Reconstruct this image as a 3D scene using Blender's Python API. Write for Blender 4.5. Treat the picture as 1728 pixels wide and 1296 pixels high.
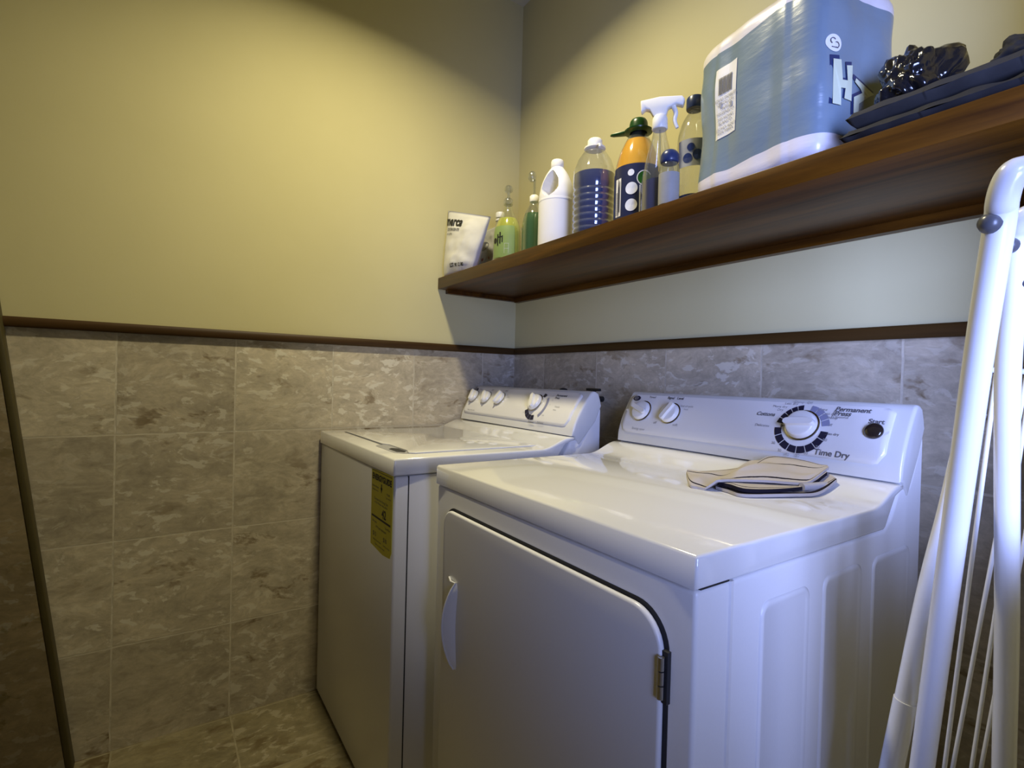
import bpy, bmesh, math, random
from mathutils import Vector, Matrix, noise
PI = math.pi
for o in list(bpy.data.objects): bpy.data.objects.remove(o)
sc = bpy.context.scene
C = sc.collection.objects

# ------------------------------------------------------------------ camera
YAW, PITCH, ROLL, FPX = 0.5895, -0.0111, 0.0258, 879.96
fw = Vector((-math.cos(YAW)*math.cos(PITCH), math.sin(YAW)*math.cos(PITCH), math.sin(PITCH)))
rt = fw.cross(Vector((0, 0, 1))).normalized(); up = rt.cross(fw)
R_ = math.cos(ROLL)*rt + math.sin(ROLL)*up
U_ = -math.sin(ROLL)*rt + math.cos(ROLL)*up
cd = bpy.data.cameras.new('camera'); cam = bpy.data.objects.new('camera', cd); C.link(cam)
cam.matrix_world = Matrix(((R_.x, U_.x, -fw.x, 1.8846), (R_.y, U_.y, -fw.y, -1.2696), (R_.z, U_.z, -fw.z, 1.1144), (0, 0, 0, 1)))
cd.sensor_width = 36; cd.lens = FPX/1728*36; cd.clip_start = 0.02
sc.camera = cam

# ------------------------------------------------------------------ world, lights, exposure
w = bpy.data.worlds.new('world'); sc.world = w; w.use_nodes = True
w.node_tree.nodes['Background'].inputs[0].default_value = (0.55, 0.62, 0.9, 1)
w.node_tree.nodes['Background'].inputs[1].default_value = 0.05
vs = sc.view_settings
vs.view_transform = 'Standard'; vs.look = 'None'; vs.exposure = 0.0; vs.gamma = 1; vs.use_curve_mapping = False

def area(name, loc, direction, sx, sy, power, col, shape='RECTANGLE', spread=PI):
    l = bpy.data.lights.new(name, 'AREA'); l.shape = shape; l.size = sx; l.size_y = sy
    l.energy = power; l.color = col; l.spread = spread
    o = bpy.data.objects.new(name, l); C.link(o); o.location = loc
    o.rotation_euler = Vector(direction).to_track_quat('-Z', 'Y').to_euler()
    return o
LAMP = (0.76, -0.78, 2.58)
area('lamp_light', LAMP, (0, 0, -1), 0.12, 0.12, 18.5, (1.0, 0.89, 0.58), 'DISK', 2.62)
area('daylight', (2.47, -1.08, 1.28), (-1, 1.12, 0.0), 0.42, 0.85, 14.0, (0.36, 0.46, 1.0), spread=1.52)

# ------------------------------------------------------------------ materials
def mat(name, col=(.8, .8, .8), rough=.5, metal=0, spec=.5, coat=0, coat_rough=.05):
    m = bpy.data.materials.new(name); m.use_nodes = True
    b = m.node_tree.nodes['Principled BSDF']
    b.inputs['Base Color'].default_value = (*col, 1); b.inputs['Roughness'].default_value = rough
    b.inputs['Metallic'].default_value = metal; b.inputs['Specular IOR Level'].default_value = spec
    b.inputs['Coat Weight'].default_value = coat; b.inputs['Coat Roughness'].default_value = coat_rough
    return m
class NT:
    def __init__(s, m): s.t = m.node_tree; s.b = s.t.nodes['Principled BSDF']
    def n(s, typ, ins=None, **kw):
        x = s.t.nodes.new(typ)
        for k, v in kw.items(): setattr(x, k, v)
        for k, v in (ins or {}).items():
            if isinstance(v, bpy.types.NodeSocket): s.t.links.new(v, x.inputs[k])
            else: x.inputs[k].default_value = v
        return x
    def ramp(s, fac, stops, interp='LINEAR'):
        r = s.n('ShaderNodeValToRGB', {0: fac}); cr = r.color_ramp; cr.interpolation = interp
        while len(cr.elements) < len(stops): cr.elements.new(.5)
        for e, (p, c) in zip(cr.elements, stops):
            e.position = p; e.color = (c, c, c, 1) if isinstance(c, (int, float)) else (*c, 1)
        return r.outputs[0]
    def mix(s, fac, a, b, blend='MIX'):
        x = s.n('ShaderNodeMix', data_type='RGBA', blend_type=blend)
        for i, v in ((0, fac), (6, a), (7, b)):
            if isinstance(v, bpy.types.NodeSocket): s.t.links.new(v, x.inputs[i])
            else: x.inputs[i].default_value = v if i == 0 else (*v, 1)
        return x.outputs[2]
    def out(s, name, v): s.t.links.new(v, s.b.inputs[name])
    def bump(s, h, strength=.3, dist=.002):
        x = s.n('ShaderNodeBump', {'Height': h, 'Strength': strength, 'Distance': dist}); s.out('Normal', x.outputs[0])

def grain(name, col, rough, amp=.06, scale=60, **kw):
    m = mat(name, col, rough, **kw); t = NT(m)
    g = t.n('ShaderNodeTexCoord').outputs['Object']
    f = t.n('ShaderNodeTexNoise', {'Vector': g, 'Scale': scale, 'Detail': 3}).outputs[0]
    t.out('Base Color', t.mix(f, tuple(c*(1-amp) for c in col), tuple(min(1, c*(1+amp)) for c in col)))
    t.bump(f, .04, .001)
    return m

def stone(name, axes, off, base, light, brown, tw=.3057, th=.3094, rough=.38, stain=.0):
    m = mat(name, base, rough); t = NT(m)
    pos = t.n('ShaderNodeNewGeometry').outputs['Position']
    sep = t.n('ShaderNodeSeparateXYZ', {0: pos}).outputs
    a = t.n('ShaderNodeMath', {0: sep[axes[0]], 1: off[0]}, operation='ADD').outputs[0]
    b = t.n('ShaderNodeMath', {0: sep[axes[1]], 1: off[1]}, operation='ADD').outputs[0]
    uv = t.n('ShaderNodeCombineXYZ', {0: a, 1: b, 2: 0.0}).outputs[0]
    wob = t.n('ShaderNodeTexNoise', {'Vector': uv, 'Scale': 30, 'Detail': 2}).outputs['Color']
    uvw = t.n('ShaderNodeVectorMath', {0: t.n('ShaderNodeVectorMath', {0: wob, 'Scale': .004}, operation='SCALE').outputs[0], 1: uv}, operation='ADD').outputs[0]
    br = t.n('ShaderNodeTexBrick', {'Vector': uvw, 'Color1': (0, 0, 0, 1), 'Color2': (1, 1, 1, 1), 'Mortar': (.5, .5, .5, 1), 'Scale': 1, 'Mortar Size': .0028, 'Mortar Smooth': .4, 'Bias': 0, 'Brick Width': tw, 'Row Height': th}, offset=0, squash=1)
    rnd, mort = br.outputs[0], br.outputs[1]
    # each tile gets its own piece of the stone
    ofs = t.n('ShaderNodeVectorMath', {0: rnd, 'Scale': 7.3}, operation='SCALE').outputs[0]
    sv = t.n('ShaderNodeVectorMath', {0: uv, 1: ofs}, operation='ADD').outputs[0]
    st = t.n('ShaderNodeMapping', {0: sv, 'Scale': (1, 1.7, 1)}).outputs[0]
    warp = t.n('ShaderNodeTexNoise', {'Vector': st, 'Scale': 5, 'Detail': 4}).outputs['Color']
    sw = t.n('ShaderNodeVectorMath', {0: t.n('ShaderNodeVectorMath', {0: warp, 'Scale': .16}, operation='SCALE').outputs[0], 1: st}, operation='ADD').outputs[0]
    n1 = t.n('ShaderNodeTexNoise', {'Vector': sw, 'Scale': 6, 'Detail': 6, 'Roughness': .62}).outputs[0]
    col = t.mix(t.ramp(n1, [(.3, 0), (.7, 1)]), tuple(c*.76 for c in base), tuple(min(1, c*1.18) for c in base))
    nf = t.n('ShaderNodeTexNoise', {'Vector': sw, 'Scale': 38, 'Detail': 5, 'Roughness': .7}).outputs[0]
    col = t.mix(1.0, col, t.ramp(nf, [(.3, .80), (.7, 1.18)]), 'MULTIPLY')
    n2 = t.n('ShaderNodeTexNoise', {'Vector': sw, 'Scale': 24, 'Detail': 4, 'Roughness': .55}).outputs[0]
    n2b = t.n('ShaderNodeTexNoise', {'Vector': uv, 'Scale': 3.2, 'Detail': 1}).outputs[0]
    fl = t.n('ShaderNodeMath', {0: t.ramp(n2, [(.565, 0), (.61, .85)]), 1: t.ramp(n2b, [(.38, .25), (.6, 1)])}, operation='MULTIPLY').outputs[0]
    col = t.mix(fl, col, light)
    n3 = t.n('ShaderNodeTexNoise', {'Vector': t.n('ShaderNodeVectorMath', {0: sw, 1: (3.1, 7.7, 0)}, operation='ADD').outputs[0], 'Scale': 10, 'Detail': 4, 'Roughness': .6}).outputs[0]
    n3b = t.n('ShaderNodeTexNoise', {'Vector': sv, 'Scale': 4, 'Detail': 1}).outputs[0]
    vg = t.n('ShaderNodeMath', {0: t.ramp(n3, [(.575-stain, 0), (.66-stain, .85)]), 1: t.ramp(n3b, [(.42, .1), (.6, 1)])}, operation='MULTIPLY').outputs[0]
    col = t.mix(vg, col, brown)
    tint = t.mix(rnd, (.86, .85, .84), (1.08, 1.08, 1.08))
    col = t.mix(1.0, col, tint, 'MULTIPLY')
    col = t.mix(t.n('ShaderNodeMath', {0: mort, 1: .36}, operation='MULTIPLY').outputs[0], col, tuple(min(1, c*1.0) for c in light))
    t.out('Base Color', col)
    h = t.n('ShaderNodeMath', {0: n1, 1: vg}, operation='SUBTRACT').outputs[0]
    t.bump(t.n('ShaderNodeMath', {0: h, 1: mort}, operation='SUBTRACT').outputs[0], .25, .002)
    t.out('Roughness', t.ramp(n2, [(.3, rough), (.7, rough+.25)]))
    return m
ST_B, ST_L, ST_D = (.49, .43, .315), (.66, .62, .50), (.17, .115, .05)
M = {}
# the grids start at the measured grout lines
M['tile_left'] = stone('travertine_left', (1, 2), (.4636+4*.3057, -.9231+4*.3094), ST_B, ST_L, ST_D)
M['tile_back'] = stone('travertine_back', (0, 2), (.09, -.9231+4*.3094), ST_B, ST_L, ST_D)
M['tile_room'] = stone('travertine_room', (1, 2), (3.1, 4*.3094-.9231), ST_B, ST_L, ST_D)
M['tile_front'] = stone('travertine_front', (0, 2), (.5, 4*.3094-.9231), ST_B, ST_L, ST_D)
M['floor'] = stone('travertine_floor', (1, 0), (4*.3057+.46, .3), (.22, .185, .10), (.33, .29, .19), (.10, .065, .02), stain=.07)
def plaster():
    m = mat('cream_plaster', (.70, .66, .50), .85, spec=.2); t = NT(m)
    p = t.n('ShaderNodeNewGeometry').outputs['Position']
    f = t.n('ShaderNodeTexNoise', {'Vector': p, 'Scale': 3.5, 'Detail': 5}).outputs[0]
    t.out('Base Color', t.mix(f, (.55, .505, .275), (.61, .56, .315)))
    g = t.n('ShaderNodeTexNoise', {'Vector': p, 'Scale': 45, 'Detail': 4}).outputs[0]
    t.bump(g, .12, .002); return m
M['plaster'] = plaster()
M['ceiling'] = grain('ceiling_paint', (.62, .60, .50), .9, .03, 8)
def wood(name, c1, c2, rough, axis=0, coat=0.0):
    m = mat(name, c1, rough, coat=coat, coat_rough=.2, spec=.22); t = NT(m)
    p = t.n('ShaderNodeNewGeometry').outputs['Position']
    s = [26, 26, 26]; s[axis] = 1.6
    v = t.n('ShaderNodeMapping', {0: p, 'Scale': tuple(s)}).outputs[0]
    f = t.n('ShaderNodeTexNoise', {'Vector': v, 'Scale': 1.2, 'Detail': 6, 'Roughness': .6, 'Distortion': .6}).outputs[0]
    t.out('Base Color', t.mix(t.ramp(f, [(.3, 0), (.7, 1)]), c1, c2)); t.bump(f, .1, .001); return m
M['shelf'] = wood('varnished_brown_wood', (.022, .007, .0012), (.105, .040, .003), .36, 0, .12)
M['trim_x'] = wood('dark_trim_wood', (.035, .017, .004), (.065, .032, .007), .5, 0)
M['trim_y'] = wood('dark_trim_wood_side', (.035, .017, .004), (.065, .032, .007), .5, 1)
M['enamel'] = grain('white_enamel', (.80, .80, .79), .12, .012, 300, coat=1.0, coat_rough=.02)
M['enamel2'] = grain('white_enamel_cabinet', (.78, .78, .78), .27, .015, 250)
M['console'] = grain('console_plastic', (.72, .72, .70), .22, .01, 200, coat=.3)
M['plate'] = grain('console_plate', (.80, .79, .77), .2, .01, 200, coat=.4)
M['knob'] = grain('knob_plastic', (.78, .77, .74), .2, .01, 200, coat=.3)
M['chrome'] = mat('chrome_ring', (.62, .62, .62), .2, 1)
M['dark'] = grain('dark_gap', (.02, .02, .022), .6, .1)
M['navy'] = grain('navy_ink', (.012, .012, .035), .4, .05)
M['ink'] = grain('grey_ink', (.12, .12, .13), .5, .05)
M['inkl'] = grain('faint_ink', (.33, .33, .35), .5, .05)
M['lilac'] = grain('lilac_ink', (.26, .27, .40), .45, .05)
M['whiteink'] = grain('white_ink', (.8, .8, .78), .4, .02)
M['button'] = grain('brown_black_button', (.025, .018, .015), .12, .05, coat=.8)
M['yellow'] = grain('yellow_paper', (.74, .68, .05), .55, .06, 30)
M['black'] = grain('black_ink', (.01, .01, .01), .5, .05)
M['tube'] = grain('white_coated_tube', (.78, .79, .82), .25, .02, 60, coat=.3)
M['rivet'] = grain('dark_grey_plastic', (.085, .088, .10), .3, .05)
M['bleach'] = grain('white_hdpe', (.80, .80, .82), .38, .02, 40)
M['cap_white'] = grain('white_cap', (.82, .81, .76), .35, .02)
M['green_cap'] = grain('green_cap_plastic', (.012, .06, .012), .3, .05)
M['navy_cap'] = grain('navy_cap_plastic', (.02, .035, .11), .3, .05)
M['blue_liq'] = grain('blue_detergent', (.020, .036, .135), .12, .1, 12, coat=.6)
M['navy_liq'] = grain('navy_detergent', (.012, .018, .085), .15, .1, 12, coat=.6)
M['orange_liq'] = grain('orange_cleaner', (.82, .41, .004), .12, .04, 12, coat=.6)
M['yg_liq'] = grain('yellow_green_soap', (.42, .44, .05), .15, .1, 12, coat=.6)
M['green_liq'] = grain('green_soap', (.02, .13, .015), .15, .1, 12, coat=.6)
M['navy_label'] = grain('navy_label_film', (.016, .022, .065), .35, .08, 25)
M['pale_label'] = grain('pale_green_label', (.22, .31, .10), .4, .08, 40)
M['bag_white'] = grain('white_pouch_film', (.78, .77, .74), .3, .03, 20)
M['bag_grey'] = grain('grey_printed_pouch', (.35, .35, .33), .3, .25, 22)
M['red_print'] = grain('red_print', (.25, .07, .05), .4, .1)
M['blackbag'] = grain('black_bin_bag_film', (.008, .008, .010), .18, .2, 20, coat=.5)
M['blackcloth'] = grain('black_cloth', (.005, .005, .006), .8, .3, 40)
M['greycloth'] = grain('charcoal_cloth', (.013, .013, .014), .85, .25, 120)
M['greyfilm'] = grain('pale_grey_film', (.30, .30, .28), .4, .1)
M['pipe'] = grain('black_iron_valve', (.015, .014, .012), .5, .2)
M['metal'] = mat('hinge_metal', (.55, .55, .57), .3, 1)
M['cream_letter'] = grain('cream_letter_print', (.62, .66, .46), .4, .03)
M['slab'] = stone('brown_stone_slab', (1, 2), (5, 5), (.23, .18, .10), (.30, .27, .20), (.10, .075, .01), 9, 9, .5, .03)
M['slab_edge'] = grain('olive_slab_edge', (.058, .045, .010), .6, .2, 14)
def clear(name, tint=(.96, .97, .97), gloss=.16, rough=.05):
    m = bpy.data.materials.new(name); m.use_nodes = True; t = m.node_tree; t.nodes.clear()
    o = t.nodes.new('ShaderNodeOutputMaterial'); tr = t.nodes.new('ShaderNodeBsdfTransparent'); gl = t.nodes.new('ShaderNodeBsdfGlossy')
    di = t.nodes.new('ShaderNodeBsdfDiffuse'); di.inputs[0].default_value = (.8, .82, .8, 1)
    tr.inputs[0].default_value = (*tint, 1); gl.inputs['Roughness'].default_value = rough
    lw = t.nodes.new('ShaderNodeLayerWeight'); lw.inputs[0].default_value = .35
    mp = t.nodes.new('ShaderNodeMapRange'); mp.inputs['To Min'].default_value = .04; mp.inputs['To Max'].default_value = gloss*3.2
    mx = t.nodes.new('ShaderNodeMixShader'); mx2 = t.nodes.new('ShaderNodeMixShader'); mx2.inputs[0].default_value = .045
    L = t.links.new
    L(lw.outputs['Facing'], mp.inputs[0]); L(mp.outputs[0], mx.inputs[0]); L(tr.outputs[0], mx2.inputs[1]); L(di.outputs[0], mx2.inputs[2])
    L(mx2.outputs[0], mx.inputs[1]); L(gl.outputs[0], mx.inputs[2]); L(mx.outputs[0], o.inputs[0]); return m
M['clear'] = clear('clear_plastic'); M['clear_y'] = clear('yellowish_clear_plastic', (.93, .94, .80))
M['clear_g'] = clear('grey_clear_plastic', (.80, .82, .80), .2)

# ------------------------------------------------------------------ helpers
def obj(name, bm, m, parent=None, smooth=True, angle=40):
    me = bpy.data.meshes.new(name); bmesh.ops.recalc_face_normals(bm, faces=bm.faces)
    if smooth:
        for f in bm.faces: f.smooth = True
        for e in bm.edges:
            if len(e.link_faces) == 2 and e.calc_face_angle(0) > math.radians(angle): e.smooth = False
    bm.to_mesh(me); bm.free()
    for x in (m if isinstance(m, (list, tuple)) else [m]): me.materials.append(x)
    o = bpy.data.objects.new(name, me); C.link(o)
    if parent:
        o.parent = parent; o.matrix_parent_inverse = Matrix.Translation(-parent.location)
    return o
def thing(name, label, cat, loc, group=None):
    o = bpy.data.objects.new(name, None); C.link(o); o.location = loc; o.empty_display_size = .05
    o['label'] = label; o['category'] = cat
    if group: o['group'] = group
    return o
def tag(o, label, cat, group=None):
    o['label'] = label; o['category'] = cat
    if group: o['group'] = group
    return o
def struct(name, bm, m, **k):
    o = obj(name, bm, m, None, **k); o['kind'] = 'structure'; return o
def box(bm, x0, x1, y0, y1, z0, z1, mi=0, bev=0, seg=2):
    b2 = bmesh.new(); vs_ = [b2.verts.new((x, y, z)) for x in (x0, x1) for y in (y0, y1) for z in (z0, z1)]
    for q in ((0, 1, 3, 2), (4, 6, 7, 5), (0, 4, 5, 1), (2, 3, 7, 6), (0, 2, 6, 4), (1, 5, 7, 3)): b2.faces.new([vs_[i] for i in q])
    if bev: bmesh.ops.bevel(b2, geom=b2.edges[:], offset=bev, segments=seg, profile=.5, affect='EDGES')
    merge(bm, b2, mi)
def merge(bm, b2, mi=0):
    mp = {v: bm.verts.new(v.co) for v in b2.verts}
    for f in b2.faces:
        try: nf = bm.faces.new([mp[v] for v in f.verts]); nf.material_index = mi
        except ValueError: pass
    b2.free()
def prism(bm, pts, a0, a1, axis=0, bev=0, seg=3, bev_caps_only=False, mi=0):
    """polygon given in the two other axes, extruded along axis"""
    b2 = bmesh.new()
    def P(p, a):
        q = [0, 0, 0]; o_ = [i for i in range(3) if i != axis]; q[axis] = a; q[o_[0]] = p[0]; q[o_[1]] = p[1]; return q
    A = [b2.verts.new(P(p, a0)) for p in pts]; B = [b2.verts.new(P(p, a1)) for p in pts]
    f1 = b2.faces.new(A); f2 = b2.faces.new(B[::-1]); n = len(pts)
    for i in range(n): b2.faces.new([A[i], B[i], B[(i+1) % n], A[(i+1) % n]])
    bmesh.ops.recalc_face_normals(b2, faces=b2.faces)
    if bev:
        ed = list(f1.edges)+list(f2.edges)
        if not bev_caps_only: ed += [e for e in b2.edges if e not in ed and e.calc_face_angle(0) > .6]
        bmesh.ops.bevel(b2, geom=ed, offset=bev, segments=seg, profile=.5, affect='EDGES', clamp_overlap=True)
    merge(bm, b2, mi)
def rrect(x0, x1, z0, z1, r, n=8):
    rr = r if isinstance(r, (list, tuple)) else [r]*4   # bl, br, tr, tl
    out = []
    for (cx, cz, a0, q) in ((x0+rr[0], z0+rr[0], PI, rr[0]), (x1-rr[1], z0+rr[1], 1.5*PI, rr[1]), (x1-rr[2], z1-rr[2], 0, rr[2]), (x0+rr[3], z1-rr[3], .5*PI, rr[3])):
        for i in range(n+1):
            a = a0+.5*PI*i/n; out.append((cx+q*math.cos(a), cz+q*math.sin(a)))
    return out
def tube(bm, pts, r, n=14, caps=True, sub=6):
    P = [Vector(p) for p in pts]
    if sub > 1 and len(P) > 2:
        Q = []
        for i in range(len(P)-1):
            p0 = P[max(i-1, 0)]; p1 = P[i]; p2 = P[i+1]; p3 = P[min(i+2, len(P)-1)]
            for k in range(sub):
                t = k/sub
                Q.append(.5*((2*p1)+(p2-p0)*t+(2*p0-5*p1+4*p2-p3)*t*t+(3*p1-p0-3*p2+p3)*t**3))
        Q.append(P[-1]); P = Q
    rings = []; T = (P[1]-P[0]).normalized(); N = T.orthogonal().normalized()
    for i, p in enumerate(P):
        t = (P[min(i+1, len(P)-1)]-P[max(i-1, 0)]).normalized()
        N = (N-t*N.dot(t)).normalized(); B = t.cross(N)
        rr = r(i/(len(P)-1)) if callable(r) else r
        rings.append([bm.verts.new(p+(N*math.cos(2*PI*k/n)+B*math.sin(2*PI*k/n))*rr) for k in range(n)])
    for a, b in zip(rings, rings[1:]):
        for k in range(n): bm.faces.new([a[k], a[(k+1) % n], b[(k+1) % n], b[k]])
    if caps: bm.faces.new(rings[0][::-1]); bm.faces.new(rings[-1])
def lathe(bm, prof, c=(0, 0, 0), n=32, sx=1, sy=1, rot=0, power=2, mi=0, cap=True):
    """prof: (radius, z) list; power>2 squares the section"""
    rings = []
    for r, z in prof:
        ring = []
        for k in range(n):
            a = 2*PI*k/n; ca, sa = math.cos(a), math.sin(a)
            q = (abs(ca)**power+abs(sa)**power)**(-1/power)
            x, y = r*q*ca*sx, r*q*sa*sy
            ring.append(bm.verts.new((c[0]+x*math.cos(rot)-y*math.sin(rot), c[1]+x*math.sin(rot)+y*math.cos(rot), c[2]+z)))
        rings.append(ring)
    for a, b in zip(rings, rings[1:]):
        for k in range(n):
            f = bm.faces.new([a[k], a[(k+1) % n], b[(k+1) % n], b[k]]); f.material_index = mi
    if cap: bm.faces.new(rings[0][::-1]).material_index = mi; bm.faces.new(rings[-1]).material_index = mi
def sm(prof, k=5):
    """smooth a profile"""
    out = []
    for i in range(len(prof)-1):
        p0 = prof[max(i-1, 0)]; p1 = prof[i]; p2 = prof[i+1]; p3 = prof[min(i+2, len(prof)-1)]
        for j in range(k):
            t = j/k
            out.append(tuple(.5*(2*b+(c-a)*t+(2*a-5*b+4*c-d)*t*t+(3*b-a-3*c+d)*t**3) for a, b, c, d in zip(p0, p1, p2, p3)))
    out.append(prof[-1]); return out
def text2d(s, size, ax='CENTER', bold=0.0, shear=0.0):
    cu = bpy.data.curves.new('t', 'FONT'); cu.body = s; cu.size = size; cu.align_x = ax; cu.align_y = 'CENTER'; cu.offset = bold; cu.shear = shear; cu.resolution_u = 4
    o = bpy.data.objects.new('t', cu); C.link(o)
    dg = bpy.context.evaluated_depsgraph_get(); me = bpy.data.meshes.new_from_object(o.evaluated_get(dg))
    v = [(p.co.x, p.co.y) for p in me.vertices]; f = [list(p.vertices) for p in me.polygons]
    bpy.data.objects.remove(o); bpy.data.curves.remove(cu); bpy.data.meshes.remove(me)
    return v, f
def put2d(bm, vf, fn):
    """fn(u,v)->Vector"""
    v, f = vf; V = [bm.verts.new(fn(*p)) for p in v]
    for q in f:
        try: bm.faces.new([V[i] for i in q])
        except ValueError: pass
def rect2d(x0, x1, y0, y1): return [(x0, y0), (x1, y0), (x1, y1), (x0, y1)], [[0, 1, 2, 3]]
def ring2d(cx, cy, r0, r1, a0, a1, n=24):
    v = []; f = []
    for i in range(n+1):
        a = math.radians(a0+(a1-a0)*i/n); v += [(cx+r0*math.cos(a), cy+r0*math.sin(a)), (cx+r1*math.cos(a), cy+r1*math.sin(a))]
    for i in range(n): f.append([2*i, 2*i+1, 2*i+3, 2*i+2])
    return v, f
def decal(name, parent, m, items, fn):
    if name in ('lettering', 'dial_print', 'sticker_print', 'pouch_print') and len(items) > 1:
        return [decal(name, parent, m, [it], fn) for it in items][0]
    bm = bmesh.new()
    for it in items: put2d(bm, it, fn)
    return obj(name, bm, m, parent, smooth=False)

# ------------------------------------------------------------------ the room
ZT, ZTT, ZC = 1.2163, 1.2435, 2.72
XR, YF = 2.48, -4.6
bm = bmesh.new(); box(bm, -.1, 0, YF-.1, .1, -.1, ZT, 1); box(bm, -.1, 0, YF-.1, .1, ZT, ZC+.1, 0); struct('wall_left', bm, [M['plaster'], M['tile_left']], smooth=False)
bm = bmesh.new(); box(bm, 0, XR, 0, .1, -.1, ZT, 1); box(bm, 0, XR, 0, .1, ZT, ZC+.1, 0); struct('wall_back', bm, [M['plaster'], M['tile_back']], smooth=False)
bm = bmesh.new(); box(bm, 0, XR, YF-.1, YF, -.1, ZT, 1); box(bm, 0, XR, YF-.1, YF, ZT, ZC+.1, 0); struct('wall_front', bm, [M['plaster'], M['tile_front']], smooth=False)
# unseen right wall, with a doorway added to let the daylight in
bm = bmesh.new(); dy0, dy1, dz1 = -1.50, -.66, 2.05
box(bm, XR, XR+.1, dy1, .1, -.1, ZT, 1); box(bm, XR, XR+.1, dy1, .1, ZT, ZC+.1, 0)
box(bm, XR, XR+.1, YF-.1, dy0, -.1, ZT, 1); box(bm, XR, XR+.1, YF-.1, dy0, ZT, ZC+.1, 0); box(bm, XR, XR+.1, dy0, dy1, dz1, ZC+.1, 0)
struct('wall_right', bm, [M['plaster'], M['tile_room']], smooth=False)
bm = bmesh.new(); box(bm, XR-.02, XR+.1, dy1-.04, dy1+.03, 0, dz1+.05); box(bm, XR-.02, XR+.1, dy0-.03, dy0+.04, 0, dz1+.05); box(bm, XR-.02, XR+.1, dy0-.03, dy1+.03, dz1-.02, dz1+.05)
struct('trim_3', bm, M['trim_x'], smooth=False)
bm = bmesh.new(); box(bm, 1.80, 1.88, -.66, 0, 0, .95, 0); box(bm, 1.80, 1.88, -.32, 0, .95, ZT, 0); box(bm, 1.80, 1.88, -.32, 0, ZT, ZC, 0); struct('added_shade_wall', bm, [M['plaster'], M['tile_room']], smooth=False)  # unseen wall stub, added to shade the dryer's rear and the back wall's right
bm = bmesh.new(); box(bm, -.1, XR+.1, YF-.1, .1, -.1, 0); struct('floor', bm, M['floor'], smooth=False)
bm = bmesh.new(); box(bm, -.1, XR+.1, YF-.1, .1, ZC, ZC+.1); struct('ceiling', bm, M['ceiling'], smooth=False)
bm = bmesh.new(); prism(bm, [(0, ZT), (.013, ZT), (.016, ZT+.005), (.016, ZTT-.006), (.011, ZTT), (0, ZTT)], YF, 0, 1); struct('trim_1', bm, M['trim_y'])
bm = bmesh.new(); prism(bm, [(0, ZT), (-.013, ZT), (-.016, ZT+.005), (-.016, ZTT-.006), (-.011, ZTT), (0, ZTT)], .016, 1.80, 0); struct('trim_2', bm, M['trim_x'])

# ceiling lamp (above the frame)
t = thing('ceiling_light', 'round white ceiling lamp above the washer and dryer', 'lamp', (LAMP[0], LAMP[1], ZC))
bm = bmesh.new(); lathe(bm, [(.09, ZC-.001), (.10, ZC-.02), (.095, ZC-.06), (.08, ZC-.085), (.07, ZC-.085), (.07, ZC-.03)], (LAMP[0], LAMP[1], 0)); obj('housing', bm, M['cap_white'], t)

# ------------------------------------------------------------------ shelf
ZS0, ZS = 1.4581, 1.5021
t = thing('wall_shelf', 'long varnished brown wooden shelf across the back wall above the machines', 'shelf', (.9, -.19, ZS0))
bm = bmesh.new(); box(bm, .002, 1.798, -.3745, -.002, ZS0, ZS, bev=.002); obj('board', bm, M['shelf'], t)
bm = bmesh.new(); box(bm, .024, 1.798, -.024, -.002, 1.438, ZS0); obj('ledger', bm, M['shelf'], t, smooth=False)
bm = bmesh.new(); box(bm, .002, .022, -.34, -.002, 1.443, ZS0); obj('ledger', bm, M['shelf'], t, smooth=False)

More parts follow.
